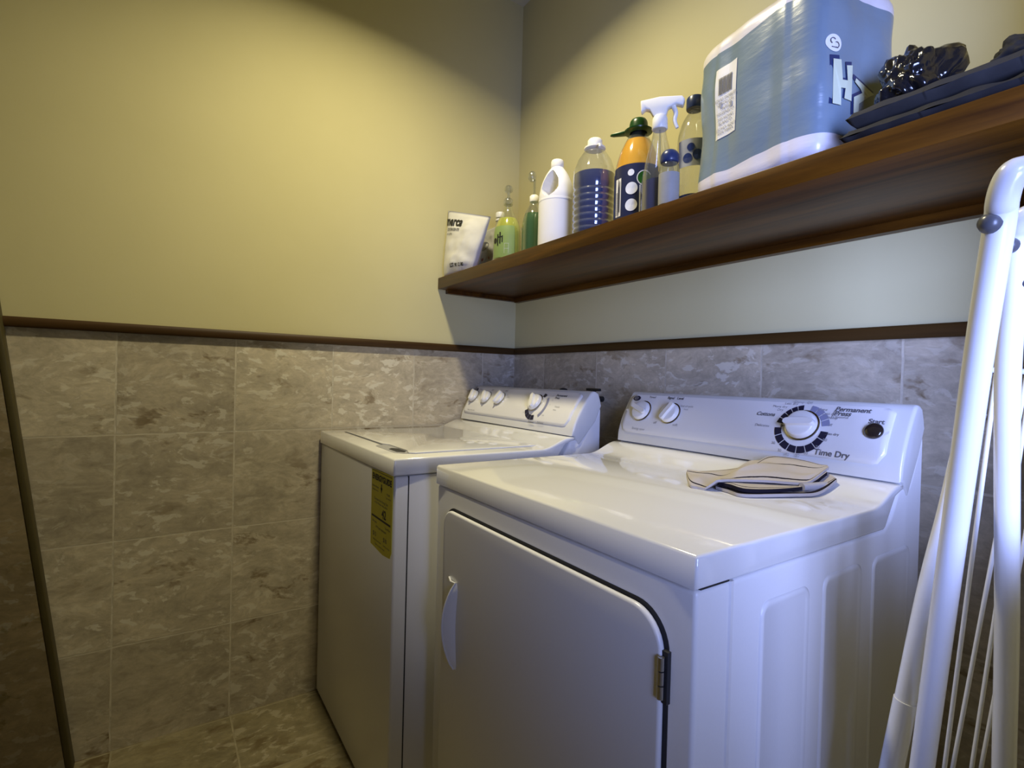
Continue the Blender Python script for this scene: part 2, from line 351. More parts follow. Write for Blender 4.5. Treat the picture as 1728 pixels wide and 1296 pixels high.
# ------------------------------------------------------------------ machines
LB = .0025   # clearance
class Console:
    def __init__(s, x0, x1, y0, z0, y1, z1, yb):
        s.x0, s.x1, s.y0, s.z0, s.y1, s.z1, s.yb = x0, x1, y0, z0, y1, z1, yb
        s.L = math.hypot(y1-y0, z1-z0); s.t = Vector((0, (y1-y0)/s.L, (z1-z0)/s.L)); s.nn = Vector((0, -s.t.z, s.t.y))
    def bulge(s, q):   # outward bow of the face
        f = max(0, min(1, q/s.L)); return .010*math.sin(PI*f**.85)
    def S(s, x, q, off=0.0):
        return Vector((x, s.y0, s.z0)) + s.t*q + s.nn*(s.bulge(q)+off)
    def N(s, q):
        d = s.S(0, q+.002)-s.S(0, q-.002); d.normalize(); return Vector((0, -d.z, d.y))
    def fn(s, off=.0012):
        def f(u, v): return s.S(u, v, .0045+off)
        return f
def machine(kind, x0, x1, yf, H, yc, zc, yt, zt, yb, label):
    t = thing(kind, label, kind.replace('_', ' '), ((x0+x1)/2, (yf+yb)/2, 0))
    lidh = .041; zl = H-lidh
    # cabinet
    prof = [(yf+.004, .012), (yf+.004, zl-LB), (yc-.055, zl-LB), (yc-.03, zl+.015), (yc+.0, zc-.012), (yc+.045, zc-.01), (yb, zt-.045), (yb, .012)]
    bm = bmesh.new(); prism(bm, prof, x0+.003, x1-.003, 0, .006, 3); obj('cabinet', bm, M['enamel2'], t)
    for fx in (x0+.06, x1-.06):
        for fy in (yf+.06, yb-.06):
            bm = bmesh.new(); lathe(bm, [(.02, 0), (.022, .004), (.014, .012)], (fx, fy, 0), 12); obj('foot', bm, M['rivet'], t)
    # top deck rising into the console
    P = [(yf, zl), (yf, H-.004), (yf+.004, H), (yc-.11, H)]
    for i in range(1, 9):
        f = i/8; P.append((yc-.11+.105*f, H+(zc-.003-H)*(f*f*(3-2*f))**1.15))
    P += [(yc+.012, zc-.003), (yc+.012, zc-.012), (yc+.001, zc-.014), (yc-.022, zc-.022), (yc-.045, zl+.022), (yc-.058, zl+.004), (yc-.066, zl)]
    bm = bmesh.new(); prism(bm, P, x0, x1, 0, .007, 4, bev_caps_only=True); obj('top', bm, M['enamel'], t, angle=50)
    # console body
    c = Console(x0, x1, yc, zc, yt, zt, yb); cy = []
    cy.append((yc+.012, zc-.001)); cy.append((yc+.002, zc+.0))
    for i in range(0, 15):
        q = .022+(c.L-.022)*i/14; p = c.S(0, q, 0 if q > .024 else 0); cy.append((p.y, p.z))
    cy += [(yt+.008, zt+.0045), (yt+.018, zt+.004), (yt+.03, zt-.002), (yb-.004, zt-.022), (yb+.001, zt-.04), (yb-.022, zt-.088), (yc+.033, zc-.026), (yc+.026, zc-.026)]
    bm = bmesh.new(); prism(bm, cy, x0+.001, x1-.001, 0, .011, 5, bev_caps_only=True); cb = obj('console', bm, M['console'], t, angle=50)
    # raised rounded plate carrying the controls
    xa, xb, qa, qb, r = x0+.014, x1-.030, .026, c.L-.006, .022
    nx, nq = 60, 16; bm = bmesh.new(); G = []
    for i in range(nx+1):
        f = i/nx; x = xa+(xb-xa)*(0.5-0.5*math.cos(PI*f)) if 0 else xa+(xb-xa)*f
        d = min(x-xa, xb-x); k = r-math.sqrt(max(0, r*r-(r-min(d, r))**2))
        lo, hi = qa+k, qb-k*.4
        G.append([bm.verts.new(c.S(x, lo+(hi-lo)*j/nq, .0045)) for j in range(nq+1)])
    for i in range(nx):
        for j in range(nq): bm.faces.new([G[i][j], G[i+1][j], G[i+1][j+1], G[i][j+1]])
    be = [e for e in bm.edges if e.is_boundary]; ex = bmesh.ops.extrude_edge_only(bm, edges=be)
    for v in ex['geom']:
        if isinstance(v, bmesh.types.BMVert):
            ctr = Vector(((xa+xb)/2, 0, 0)); d = c.nn*-.0075; dx = (1 if v.co.x > (xa+xb)/2 else -1)*(.002 if abs(v.co.x-ctr.x) > (xb-xa)/2-.03 else 0)
            v.co += d+Vector((dx, 0, -.0015 if v.co.z < c.z0+.05 else 0))
    obj('control_panel', bm, M['plate'], t, angle=75)
    return t, c
def oriented(bm, c, x, q, prof, n=28, sx=1, sy=1, lift=.0045):
    """lathe standing on the console face at x,q"""
    n_ = c.N(q); p = c.S(x, q, lift); X = Vector((1, 0, 0)); Y = n_.cross(X)
    b2 = bmesh.new(); lathe(b2, prof, n=n, sx=sx, sy=sy)
    for v in b2.verts: v.co = p+X*v.co.x+Y*v.co.y+n_*v.co.z
    merge(bm, b2); return p, X, Y, n_
def knob(t, c, x, q, r, ang, big=False):
    bm = bmesh.new(); h = .020 if not big else .022
    oriented(bm, c, x, q, sm([(r*1.02, 0), (r*1.0, h*.25), (r*.92, h*.6), (r*.80, h*.72), (r*.3, h*.78), (.0006, h*.78)], 3))
    k = obj('knob', bm, M['knob'], t, angle=60)
    bm = bmesh.new(); oriented(bm, c, x, q, [(r*1.10, 0), (r*1.12, .0025), (r*1.04, .004), (r*.9, .004)]); obj('chrome_ring', bm, M['chrome'], k)
    # grip ridge
    n_ = c.N(q); p = c.S(x, q, .0045); X = Vector((1, 0, 0)); Y = n_.cross(X); a = math.radians(ang)
    D = X*math.cos(a)-Y*math.sin(a); E = n_.cross(D)
    b2 = bmesh.new(); w_ = r*.30; bb = rrect(-r*.97, r*.97, -w_, w_, w_*.95, 5)
    A = [b2.verts.new(p+D*u+E*v+n_*(h*.5)) for u, v in bb]; B = [b2.verts.new(p+D*u*.98+E*v*.72+n_*(h*1.25-abs(u)*.12)) for u, v in bb]
    b2.faces.new(B)
    for i in range(len(bb)): b2.faces.new([A[i], A[(i+1) % len(bb)], B[(i+1) % len(bb)], B[i]])
    obj('grip', b2, M['knob'], k, angle=50)
    return k
def badge(t, c, x, q):
    bm = bmesh.new(); oriented(bm, c, x, q, [(.011, 0), (.0112, .0012), (.009, .0022), (.001, .0026)], sx=1.15, sy=.75)
    b = obj('badge', bm, M['navy'], t)
    decal('badge_print', b, M['whiteink'], [ring2d(x, q, .0052, .006, 0, 360), ring2d(x, q, .0015, .0022, 20, 300)], lambda u, v: c.S(x+(u-x)*1.1, q+(v-q)*.75, .0045+.0029))

# ---- washer
WX0, WX1, WYF, WYC = .012, .7095, -.8133, -.2671
wash, wc = machine('washing_machine', WX0, WX1, WYF, .9155, WYC, .9474, -.1917, 1.0761, -.150, 'white top-loading washing machine with yellow sticker, standing in the corner left of the dryer')
# lid
bm = bmesh.new()
lid = [(.088, -.748), (.44, -.748), (.455, -.742), (.465, -.735), (.60, -.735), (.615, -.742), (.638, -.748), (.65, -.735), (.65, -.345), (.638, -.33), (.088, -.33), (.075, -.345), (.075, -.735)]
prism(bm, lid, .9158, .9195, 2, .0016, 2); obj('lid', bm, M['enamel'], wash)
bm = bmesh.new()
box(bm, .0695, .0750, -.735, -.345, .9156, .9163); box(bm, .088, .448, -.7520, -.748, .9156, .9163)
obj('lid_gap', bm, M['ink'], wash, smooth=False)
bm = bmesh.new(); prism(bm, [(.448, -.762), (.47, -.775), (.61, -.775), (.635, -.760), (.640, -.7485), (.615, -.7425), (.60, -.7355), (.465, -.7355), (.452, -.7425)], .9156, .9161, 2); gp = obj('finger_recess', bm, M['inkl'], wash)
bm = bmesh.new(); prism(bm, [(.53, -.752), (.545, -.765), (.60, -.765), (.618, -.75), (.60, -.7385), (.545, -.7385)], .9160, .9166, 2); obj('recess_slot', bm, M['dark'], gp)
bm = bmesh.new(); box(bm, .083, .105, -.322, -.314, .9165, .9195, bev=.001); obj('lid_hinge', bm, M['ink'], wash)
bm = bmesh.new(); lathe(bm, [(.003, .9155), (.003, .9172), (.001, .9176)], (.575, -.42, 0), 10); obj('lid_bumper', bm, M['ink'], wash)
# side seam and front panel line
bm = bmesh.new(); box(bm, WX1-.006, WX1-.0022, -.7755, -.7725, .03, .872); obj('side_seam', bm, M['dark'], wash, smooth=False)
badge(wash, wc, .040, .131)
for x, q, a in ((.060, .096, 70), (.156, .095, 60), (.252, .096, 100)): knob(wash, wc, x, q, .0255, a)
knob(wash, wc, .478, .092, .030, 60, True)
F = wc.fn()
cx, cq = .492, .083
decal('dial_print', wash, M['navy'], [ring2d(cx, cq, .037, .054, a, a+19, 5) for a in (205, 226, 247, 268)]+[ring2d(cx, cq, .037, .050, 62, 82, 5)], F)
decal('dial_print', wash, M['lilac'], [ring2d(cx, cq, .044, .054, -50, 40, 14)], F)
T = lambda s, x, q, size, ax='CENTER', **k: (lambda vf: ([(u+x, v+q) for u, v in vf[0]], vf[1]))(text2d(s, size, ax, **k))
decal('lettering', wash, M['ink'], [T('Temp', .075, .134, .008), T('Spin', .165, .134, .008), T('Load', .262, .134, .008), T('Permanent', .590, .128, .012, bold=.0003), T('Press', .575, .118, .011, bold=.0003), T('Cottons', .50, .022, .009, bold=.0002), T('Delicates', .55, .024, .009)], F)
decal('lettering', wash, M['inkl'], [T('Cold', .285, .115, .007), T('Warm', .30, .106, .007), T('Casuals', .60, .085, .008), T('Heavy duty wash', .09, .037, .008), T('Rinse', .595, .073, .007), T('Off', .44, .052, .006), T('Soak', .55, .05, .006)]+[T(s, .535+dx, q, .006) for s, dx, q in (('15', .012, .125), ('12', .022, .108), ('9', .024, .09))], F)
# energy sticker
st_pts = [(.5500, .6735), (.64, .667), (.6880, .672), (.6975, .688), (.7000, .874), (.5500, .869)]
bm = bmesh.new(); yy = WYF-.0012+.004
prism(bm, st_pts, yy-.0006, yy+.0008, 1); stk = obj('energy_sticker', bm, M['yellow'], wash, smooth=False)
FS = lambda u, v: Vector((u, yy-.0011, v))
decal('sticker_print', stk, M['black'], [T('ENERGYGUIDE', .625, .852, .0205, bold=.0010), rect2d(.553, .695, .8668, .8682), rect2d(.621, .627, .828, .840), ([(.617, .831), (.624, .817), (.631, .831)], [[0, 1, 2]]), T('42', .645, .767, .030, bold=.0008), rect2d(.557, .69, .748, .753)], FS)
decal('sticker_print', stk, M['ink'], [T(s, x, z, h) for s, x, z, h in (('Clothes Washer', .58, .828, .008), ('Capacity: Standard', .58, .819, .006), ('Model', .672, .822, .008), ('Type: top load', .672, .813, .006), ('Compare the Energy Use', .622, .797, .0095), ('of this Washer with others', .622, .788, .0085), ('Uses Least', .578, .738, .008), ('Uses Most', .672, .738, .008), ('kWh/year estimated', .625, .727, .009), ('$15', .58, .706, .016), ('$10', .655, .706, .016), ('Electric Water Heater', .60, .692, .0065), ('Gas Water Heater', .665, .692, .006), ('Based on national average', .62, .682, .0065))], FS)

# ---- dryer
DX0, DX1, DYF, DYC = .8122, 1.5076, -.7531, -.1888
dry, dc = machine('clothes_dryer', DX0, DX1, DYF, .914, DYC, .9466, -.1302, 1.0803, -.0878, 'white front-loading clothes dryer with folded towel on top, between washer and drying rack')
# door: raised panel with dark gap and bright rolled rim
yd = DYF+.004
door = rrect(.868, 1.464, .22, .829, [.05, .05, .05, .035], 10)
gap = rrect(.864, 1.469, .215, .8335, [.053, .053, .053, .038], 10)
bm = bmesh.new(); prism(bm, gap, yd-.0010, yd+.003, 1); obj('door_gap', bm, M['dark'], dry)
bm = bmesh.new(); prism(bm, door, yd-.011, yd-.0010, 1, .0045, 4, bev_caps_only=True); dr = obj('door', bm, M['enamel2'], dry)
# handle: curved lip standing off the door over a dished recess
bm = bmesh.new(); hp = []
for i in range(15):
    f = i/14; z = .688-.178*f; hp.append((.935-.0*f-.014*math.sin(PI*f), yd-.013-.022*math.sin(PI*f)**.7, z))
lp = [Vector(p) for p in hp]; A = []; B = []
for i, p in enumerate(lp):
    A.append((bm.verts.new(p), bm.verts.new(p+Vector((.003, .002, 0))))); wv = .008*math.sin(PI*i/14)**.5+.004
    B.append((bm.verts.new((p.x+wv, yd-.0105, p.z)), bm.verts.new((p.x+wv+.003, yd-.0105, p.z))))
for i in range(14):
    bm.faces.new([A[i][0], A[i+1][0], B[i+1][0], B[i][0]]); bm.faces.new([A[i][0], A[i][1], A[i+1][1], A[i+1][0]]); bm.faces.new([A[i][1], B[i][1], B[i+1][1], A[i+1][1]])
hd = obj('handle', bm, M['enamel'], dr)
bm = bmesh.new(); tube(bm, [(.905, yd-.012, .691), (.92, yd-.016, .688)]+hp, .0022, 8, sub=1); obj('handle_lip', bm, M['enamel'], hd)
# hinge
bm = bmesh.new()
for k in range(3): tube(bm, [(1.466, yd-.012, .780-.0175*k), (1.466, yd-.012, .764-.0175*k)], .0042, 12)
box(bm, 1.4615, 1.4655, yd-.0125, yd-.010, .728, .781); hg = obj('hinge', bm, M['metal'], dr)
bm = bmesh.new(); box(bm, 1.4625, 1.4722, yd-.0075, yd-.001, .722, .786); obj('hinge_recess', bm, M['dark'], dr, smooth=False)
# embossed side panels and seams
xs = DX1-.003
for (a, b, zt_) in ((-.616, -.490, .829), (-.452, -.326, .832), (-.288, -.137, .832)):
    bm = bmesh.new(); o_ = rrect(a, b, .12, zt_, .020, 8); i_ = rrect(a+.005, b-.005, .125, zt_-.005, .016, 8); j_ = rrect(a+.010, b-.010, .13, zt_-.010, .012, 8)
    rows = [[bm.verts.new((x_, u, v)) for u, v in pp] for pp, x_ in ((o_, xs-.0005), (o_, xs+.0004), (i_, xs+.0028), (j_, xs+.0009))]
    n = len(o_)
    for p_, q_ in zip(rows, rows[1:]):
        for i in range(n): bm.faces.new([p_[i], p_[(i+1) % n], q_[(i+1) % n], q_[i]])
    bm.faces.new(rows[-1]); bm.faces.new(rows[0][::-1])
    obj('embossed_panel', bm, M['enamel2'], dry, angle=80)
bm = bmesh.new(); prism(bm, [(xs-.002, -.676), (xs+.0022, -.679), (xs+.0022, -.684), (xs-.002, -.687)], .03, .871, 2); obj('side_seam', bm, M['enamel2'], dry)
bm = bmesh.new(); box(bm, DX1-.006, DX1-.0026, -.742, -.686, .8712, .8729); obj('top_gap', bm, M['dark'], dry, smooth=False)
badge(dry, dc, .848, .127)
knob(dry, dc, .8855, .088, .0280, 20); knob(dry, dc, .983, .088, .0275, 115)
knob(dry, dc, 1.3215, .087, .0315, 175, True)
F = dc.fn(); cx, cq = 1.3215, .081
seg = lambda a0, a1, k, r0=.040, r1=.0545: [ring2d(cx, cq, r0, r1, a0+(a1-a0)*i/k+1.1, a0+(a1-a0)*(i+1)/k-1.1, 5) for i in range(k)]
decal('dial_print', dry, M['navy'], seg(183, 357, 8)+seg(98, 172, 5), F)
decal('dial_print', dry, M['lilac'], seg(10, 82, 4), F)
decal('dial_print', dry, M['ink'], [([(cx-.036, cq+.0012), (cx-.043, cq+.006), (cx-.043, cq-.004)], [[0, 1, 2]])], F)
decal('lettering', dry, M['ink'], [T('Cottons', 1.237, .107, .0125, bold=.0003, shear=.2), T('Time Dry', 1.389, .034, .0165, bold=.0003, shear=.1), T('Permanent', 1.407, .130, .0145, bold=.0003, shear=.2), T('Press', 1.391, .120, .0145, bold=.0003, shear=.2), T('Start', 1.4535, .108, .0135, bold=.0003), T('Timed', .902, .133, .009), T('Signal', .965, .134, .010, bold=.0003), T('Level', .995, .134, .010, bold=.0003), T('Less dry', 1.383, .074, .008)], F)
decal('lettering', dry, M['inkl'], [T('Energy saver', .893, .036, .009), T('End of cycle', 1.025, .112, .008), T('loud', 1.026, .103, .007), T('off', .944, .058, .010), T('soft', 1.01, .058, .010), T('Delicates', 1.237, .079, .009, shear=.2), T('Optional', 1.39, .112, .008)]+
      [T(s, x, q, .0085) for s, x, q in (('More dry', 1.263, .128), ('Dry', 1.266, .120), ('Less dry', 1.285, .137), ('Damp', 1.30, .142), ('Off', 1.322, .141), ('More', 1.352, .127), ('Less dry', 1.368, .118), ('Damp', 1.375, .109), ('off', 1.375, .093), ('80', 1.373, .06), ('70', 1.362, .044), ('60', 1.342, .029), ('50', 1.326, .022), ('40', 1.305, .021), ('30', 1.288, .028), ('20', 1.272, .042))], F)
decal('bracket_line', dry, M['ink'], [([(1.3755, .128), (1.3765, .1282), (1.3735, .108), (1.3725, .108)], [[0, 1, 2, 3]])], F)
bm = bmesh.new(); oriented(bm, dc, 1.4535, .088, sm([(.0158, 0), (.0160, .003), (.0135, .0065), (.007, .0082), (.0005, .0086)], 3)); obj('start_button', bm, M['button'], dry)

# ------------------------------------------------------------------ towel on the dryer
def cloth_mat(nm='beige_striped_cloth', stops=((0, 0), (.085, 1), (.115, 0), (.62, 1), (.650, 0), (.93, 1), (.962, 0))):
    m = mat(nm, (.50, .46, .41), .95, spec=.1); t = NT(m)
    uv = t.n('ShaderNodeUVMap', uv_map='UVMap').outputs[0]; s = t.n('ShaderNodeSeparateXYZ', {0: uv}).outputs
    p = t.n('ShaderNodeNewGeometry').outputs['Position']
    wv = t.n('ShaderNodeTexNoise', {'Vector': p, 'Scale': 700, 'Detail': 2}).outputs[0]
    big = t.n('ShaderNodeTexNoise', {'Vector': p, 'Scale': 25, 'Detail': 3}).outputs[0]
    col = t.mix(wv, (.43, .39, .34), (.55, .50, .44)); col = t.mix(big, col, (.48, .44, .41))
    wob = t.n('ShaderNodeMath', {0: t.n('ShaderNodeTexNoise', {'Vector': p, 'Scale': 60}).outputs[0], 1: .02}, operation='MULTIPLY').outputs[0]
    v = t.n('ShaderNodeMath', {0: s[1], 1: wob}, operation='ADD').outputs[0]
    r = t.ramp(v, list(stops), 'CONSTANT')
    col = t.mix(r, col, (.018, .015, .022)); t.out('Base Color', col); t.bump(wv, .5, .0008); return m
M['cloth'] = cloth_mat(); M['cloth_border'] = cloth_mat('dark_bordered_cloth', ((0, 0), (.012, 1), (.10, 0), (.14, 1), (.17, 0), (.9, 0)))
M['cloth_edge'] = cloth_mat('thin_bordered_cloth', ((0, 1), (.03, 0), (.10, 1), (.125, 0), (.9, 0)))
def deckz(y):
    f = min(1, max(0, (y-(DYC-.11))/.105)); return .914+(.9436-.914)*(f*f*(3-2*f))**1.15
def spl(P, t):
    n = len(P)-1; x = min(max(t, 0), 1)*n; i = min(int(x), n-1); f = x-i
    p0 = P[max(i-1, 0)]; p1 = P[i]; p2 = P[i+1]; p3 = P[min(i+2, n)]
    return .5*((2*p1)+(p2-p0)*f+(2*p0-5*p1+4*p2-p3)*f*f+(3*p1-p0-3*p2+p3)*f**3)
def sheet(name, front, back, bulge, thick, parent, m, nu=60, nv=22, wr=.0025, seed=0, flat=False):
    Fr = [Vector(p) for p in front]; Bk = [Vector(p) for p in back]
    bm = bmesh.new(); uvl = bm.loops.layers.uv.new('UVMap'); G = []; UV = {}
    for i in range(nu+1):
        row = []
        for j in range(nv+1):
            f, g = i/nu, j/nv; p = spl(Fr, f).lerp(spl(Bk, f), g)
            p.z += bulge(f, g)+wr*noise.noise(Vector((f*6+seed, g*3, seed)))*math.sin(PI*g)
            dz = deckz(p.y+.006); p.z = p.z+dz-.914 if flat else max(p.z, dz+.0048+.0167*min(1, max(0, (f-.26)*9, (g-.75)*2 if f > .2 else 0)))
            v = bm.verts.new(p); UV[v] = (f, g); row.append(v)
        G.append(row)
    for i in range(nu):
        for j in range(nv): bm.faces.new([G[i][j], G[i+1][j], G[i+1][j+1], G[i][j+1]])
    r = bmesh.ops.extrude_face_region(bm, geom=bm.faces[:])
    nv_ = [v for v in r['geom'] if isinstance(v, bmesh.types.BMVert)]
    # match copied verts to originals by coordinates order
    src = {tuple(round(c, 6) for c in v.co): UV[v] for v in UV}
    for v in nv_: UV[v] = src.get(tuple(round(c, 6) for c in v.co), (0, 0))
    for v in nv_: v.co.z -= thick
    for f in bm.faces:
        for l in f.loops: l[uvl].uv = UV.get(l.vert, (0, 0))
    return obj(name, bm, m, parent, angle=70)
tw = thing('folded_towel', 'beige striped kitchen towel folded loosely on top of the dryer', 'towel', (1.28, -.27, .9145))
ZD = .9146
# lowest fold, dark border
FR = [(1.285, -.400, ZD+.006), (1.315, -.408, ZD+.006), (1.352, -.415, ZD+.006), (1.388, -.350, ZD+.007), (1.414, -.285, ZD+.007), (1.423, -.236, ZD+.009)]
BK = [(1.225, -.32, ZD+.006), (1.235, -.26, ZD+.006), (1.25, -.22, ZD+.006), (1.30, -.21, ZD+.006), (1.345, -.215, ZD+.007), (1.395, -.215, ZD+.009)]
sheet('lower_fold', FR, BK, lambda f, g: 0, .0055, tw, M['cloth_border'], seed=2, wr=.0005, flat=True)
FR = [(1.290, -.396, ZD+.0135), (1.315, -.402, ZD+.014), (1.350, -.405, ZD+.014), (1.380, -.343, ZD+.0145), (1.398, -.275, ZD+.0155), (1.404, -.232, ZD+.0165)]
BK = [(1.23, -.32, ZD+.013), (1.24, -.26, ZD+.013), (1.25, -.222, ZD+.013), (1.30, -.212, ZD+.013), (1.345, -.207, ZD+.0145), (1.38, -.204, ZD+.0165)]
sheet('middle_fold', FR, BK, lambda f, g: .001*math.sin(9*f), .006, tw, M['cloth_edge'], seed=5, wr=.001, flat=True)
FR = [(1.2036, -.382, .930), (1.2458, -.4272, .921), (1.2668, -.4280, .917), (1.2868, -.4239, .916), (1.2975, -.4055, .923), (1.3050, -.380, .931), (1.338, -.330, .934), (1.368, -.304, .934), (1.3927, -.2857, .935), (1.398, -.255, .938), (1.4011, -.2203, .941)]
BK = [(1.1938, -.3656, .932), (1.2107, -.3301, .932), (1.2296, -.2971, .935), (1.2500, -.275, .941), (1.2700, -.242, .949), (1.2800, -.205, .954), (1.305, -.190, .955), (1.340, -.198, .954), (1.378, -.212, .951), (1.394, -.212, .947)]
sheet('top_fold', FR, BK, lambda f, g: .010*math.sin(PI*g)*(.3+f)+.003*math.sin(14*f)*math.sin(PI*g), .0045, tw, M['cloth'], nu=90, nv=30, seed=9, wr=.008)
bm = bmesh.new(); pts = [Vector((1.392, -.298, .929)), Vector((1.402, -.270, .930)), Vector((1.411, -.240, .932)), Vector((1.406, -.216, .936))]
tube(bm, pts, lambda f: .0075, 14); 
for v in bm.verts: v.co.z = .9335+(v.co.z-.9335)*.95
obj('rolled_edge', bm, grain('grey_beige_cloth', (.42, .40, .40), .95, .1, 90), tw)

# ------------------------------------------------------------------ things on the shelf
def liquid(prof, shrink, ztop, zbot=0.002):
    out = []
    for (r, z) in prof:
        if z <= ztop: out.append((max(.001, r-shrink), max(z, zbot)))
        else:
            (r0, z0) = prev; f = (ztop-z0)/(z-z0) if z > z0 else 0
            out.append((max(.001, r0+(r-r0)*f-shrink), ztop)); out.append((.001, ztop)); return out
        prev = (r, z)
    return out
def curved_label(bm, rfun, z0, z1, a0, a1, off=.0012, n=24, m=6, sx=1, sy=1, power=2):
    G = []
    for i in range(n+1):
        a = math.radians(a0+(a1-a0)*i/n); row = []
        for j in range(m+1):
            z = z0+(z1-z0)*j/m; r = rfun(z)+off; ca, sa = math.cos(a), math.sin(a); q = (abs(ca)**power+abs(sa)**power)**(-1/power)
            row.append(bm.verts.new((r*q*ca*sx, r*q*sa*sy, z)))
        G.append(row)
    for i in range(n):
        for j in range(m): bm.faces.new([G[i][j], G[i+1][j], G[i+1][j+1], G[i][j+1]])
def place(bm, p, rot=0):
    bmesh.ops.rotate(bm, verts=bm.verts, cent=(0, 0, 0), matrix=Matrix.Rotation(rot, 3, 'Z')); bmesh.ops.translate(bm, verts=bm.verts, vec=p)
def rad(prof):
    def f(z):
        for (r0, z0), (r1, z1) in zip(prof, prof[1:]):
            if z0 <= z <= z1 and z1 > z0: return r0+(r1-r0)*(z-z0)/(z1-z0)
        return prof[-1][0]
    return f
Z = ZS+.0006

# big white pouch at the left end
def pouch(name, label, cat, pts, thick, m, normal, lean, seed, rnd_=.006, nz=26, nx=20):
    """pts: bottom-left, bottom-right, top-right, top-left in 3D; pillow between"""
    bl, br, tr, tl = [Vector(p) for p in pts]; N = Vector(normal).normalized()
    c = (bl+br)*.5; t = thing(name, label, cat, (c.x, c.y, ZS)); bm = bmesh.new()
    F, B = [], []
    def pos(i, j):
        u, v = i/nx, j/nz; return bl.lerp(br, u).lerp(tl.lerp(tr, u), v)
    for side, L in ((1, F), (-1, B)):
        for i in range(nx+1):
            row = []
            for j in range(nz+1):
                u, v = i/nx, j/nz; p = pos(i, j)
                e = (math.sin(PI*u)**.45)*(1-v**2.2)**.8*min(1, .55+v*3)
                w_ = noise.noise(Vector((u*4+seed, v*5, side*3)))*rnd_+abs(noise.noise(Vector((u*7, v*9+seed, side))))*rnd_*.8
                q = p+N*side*(thick*.5*e+w_*min(1, 6*u*(1-u))*min(1, 6*(1-v)))
                q.z = max(q.z, ZS+.0008); q.y = min(q.y, -.003); q.x = max(q.x, .004); row.append(bm.verts.new(q))
            L.append(row)
        for i in range(nx):
            for j in range(nz): bm.faces.new([L[i][j], L[i+1][j], L[i+1][j+1], L[i][j+1]] if side > 0 else [L[i][j], L[i][j+1], L[i+1][j+1], L[i+1][j]])
    rim = [(i, 0) for i in range(nx+1)]+[(nx, j) for j in range(1, nz+1)]+[(i, nz) for i in range(nx-1, -1, -1)]+[(0, j) for j in range(nz-1, 0, -1)]
    for k in range(len(rim)):
        (a, b), (a2, b2_) = rim[k], rim[(k+1) % len(rim)]
        try: bm.faces.new([F[a][b], B[a][b], B[a2][b2_], F[a2][b2_]])
        except ValueError: pass
    FC = [[v.co.copy() for v in r] for r in F]
    o = obj('pouch_film', bm, m, t, angle=80)
    def fn(u, v, off=.0016):
        x, y = min(max(u, 0), .999)*nx, min(max(v, 0), .999)*nz; i, j = int(x), int(y); f, g = x-i, y-j
        return FC[i][j].lerp(FC[i+1][j], f).lerp(FC[i][j+1].lerp(FC[i+1][j+1], f), g)+N*off
    return t, o, fn
pt, po, pf = pouch('powder_pouch', 'white printed plastic pouch at the left end of the shelf', 'bag', [(.022, -.358, Z), (.205, -.322, Z), (.300, -.318, 1.682), (.016, -.345, 1.770)], .07, M['bag_white'], (.35, -1, .1), 0, 3)
pw, ph = .25, .22
def on_pouch(x0, v0): return lambda a, b: pf(x0+a/pw, v0+b/ph)
decal('lettering', po, M['black'], [text2d('merca', .046, 'LEFT', bold=.0016)], on_pouch(.005, .83))
decal('lettering', po, M['ink'], [text2d('DETERGENTE', .014, 'LEFT', bold=.0003), (lambda vf: ([(a, b-.014) for a, b in vf[0]], vf[1]))(text2d('en polvo', .012, 'LEFT'))], on_pouch(.10, .70))
decal('lettering', po, M['black'], [text2d('LOT 90 12 80', .017, 'LEFT', bold=.0006)], on_pouch(.36, .12))
# grey printed pouch behind it
gt, go, gf = pouch('snack_pouch', 'grey and white printed plastic pouch between the white pouch and capped bottle', 'bag', [(.115, -.268, Z), (.250, -.258, Z), (.235, -.258, 1.672), (.120, -.266, 1.668)], .030, M['bag_grey'], (.5, -1, .05), 0, 11)
gw = .09
decal('pouch_print', go, M['red_print'], [rect2d(.35, .75, .30, .36), rect2d(.5, .62, .06, .12)], lambda u, v: gf(u, v))
decal('pouch_print', go, M['rivet'], [ring2d(.5, .62, .0, .22, 0, 360, 30)], lambda u, v: gf(u, .62+(v-.62)*.45))
decal('pouch_print', go, M['bag_white'], [rect2d(.1, .95, .1, .26)], lambda u, v: gf(u, v, .0012))

# clear bottle with white double cap
def bottle(name, label, p, prof, m, rot=0, sx=1, sy=1, power=2, cat='bottle', n=40):
    t = thing(name, label, cat, (p[0], p[1], ZS)); bm = bmesh.new(); lathe(bm, prof, n=n, sx=sx, sy=sy, power=power); place(bm, (p[0], p[1], Z), rot)
    return t, obj('body', bm, m, t, angle=50)
def add(t, name, m, p, prof, rot=0, sx=1, sy=1, power=2, n=32, smo=True, angle=50):
    bm = bmesh.new(); lathe(bm, prof, n=n, sx=sx, sy=sy, power=power); place(bm, (p[0], p[1], Z), rot); return obj(name, bm, m, t, smooth=smo, angle=angle)
p = (.150, -.185)
prof = sm([(.028, 0), (.034, .004), (.035, .03), (.035, .13), (.031, .165), (.018, .205), (.0145, .222), (.0145, .232)], 4)
t, b = bottle('water_bottle', 'slim clear bottle with white screw cap, left behind the yellow-green soap bottle', p, prof, M['clear_g'])
add(t, 'cap', M['cap_white'], p, [(.0175, .236), (.018, .238), (.018, .252), (.0165, .256), (.0005, .256)]); add(t, 'collar', M['cap_white'], p, [(.0165, .222), (.0178, .223), (.0178, .230), (.0165, .231)])

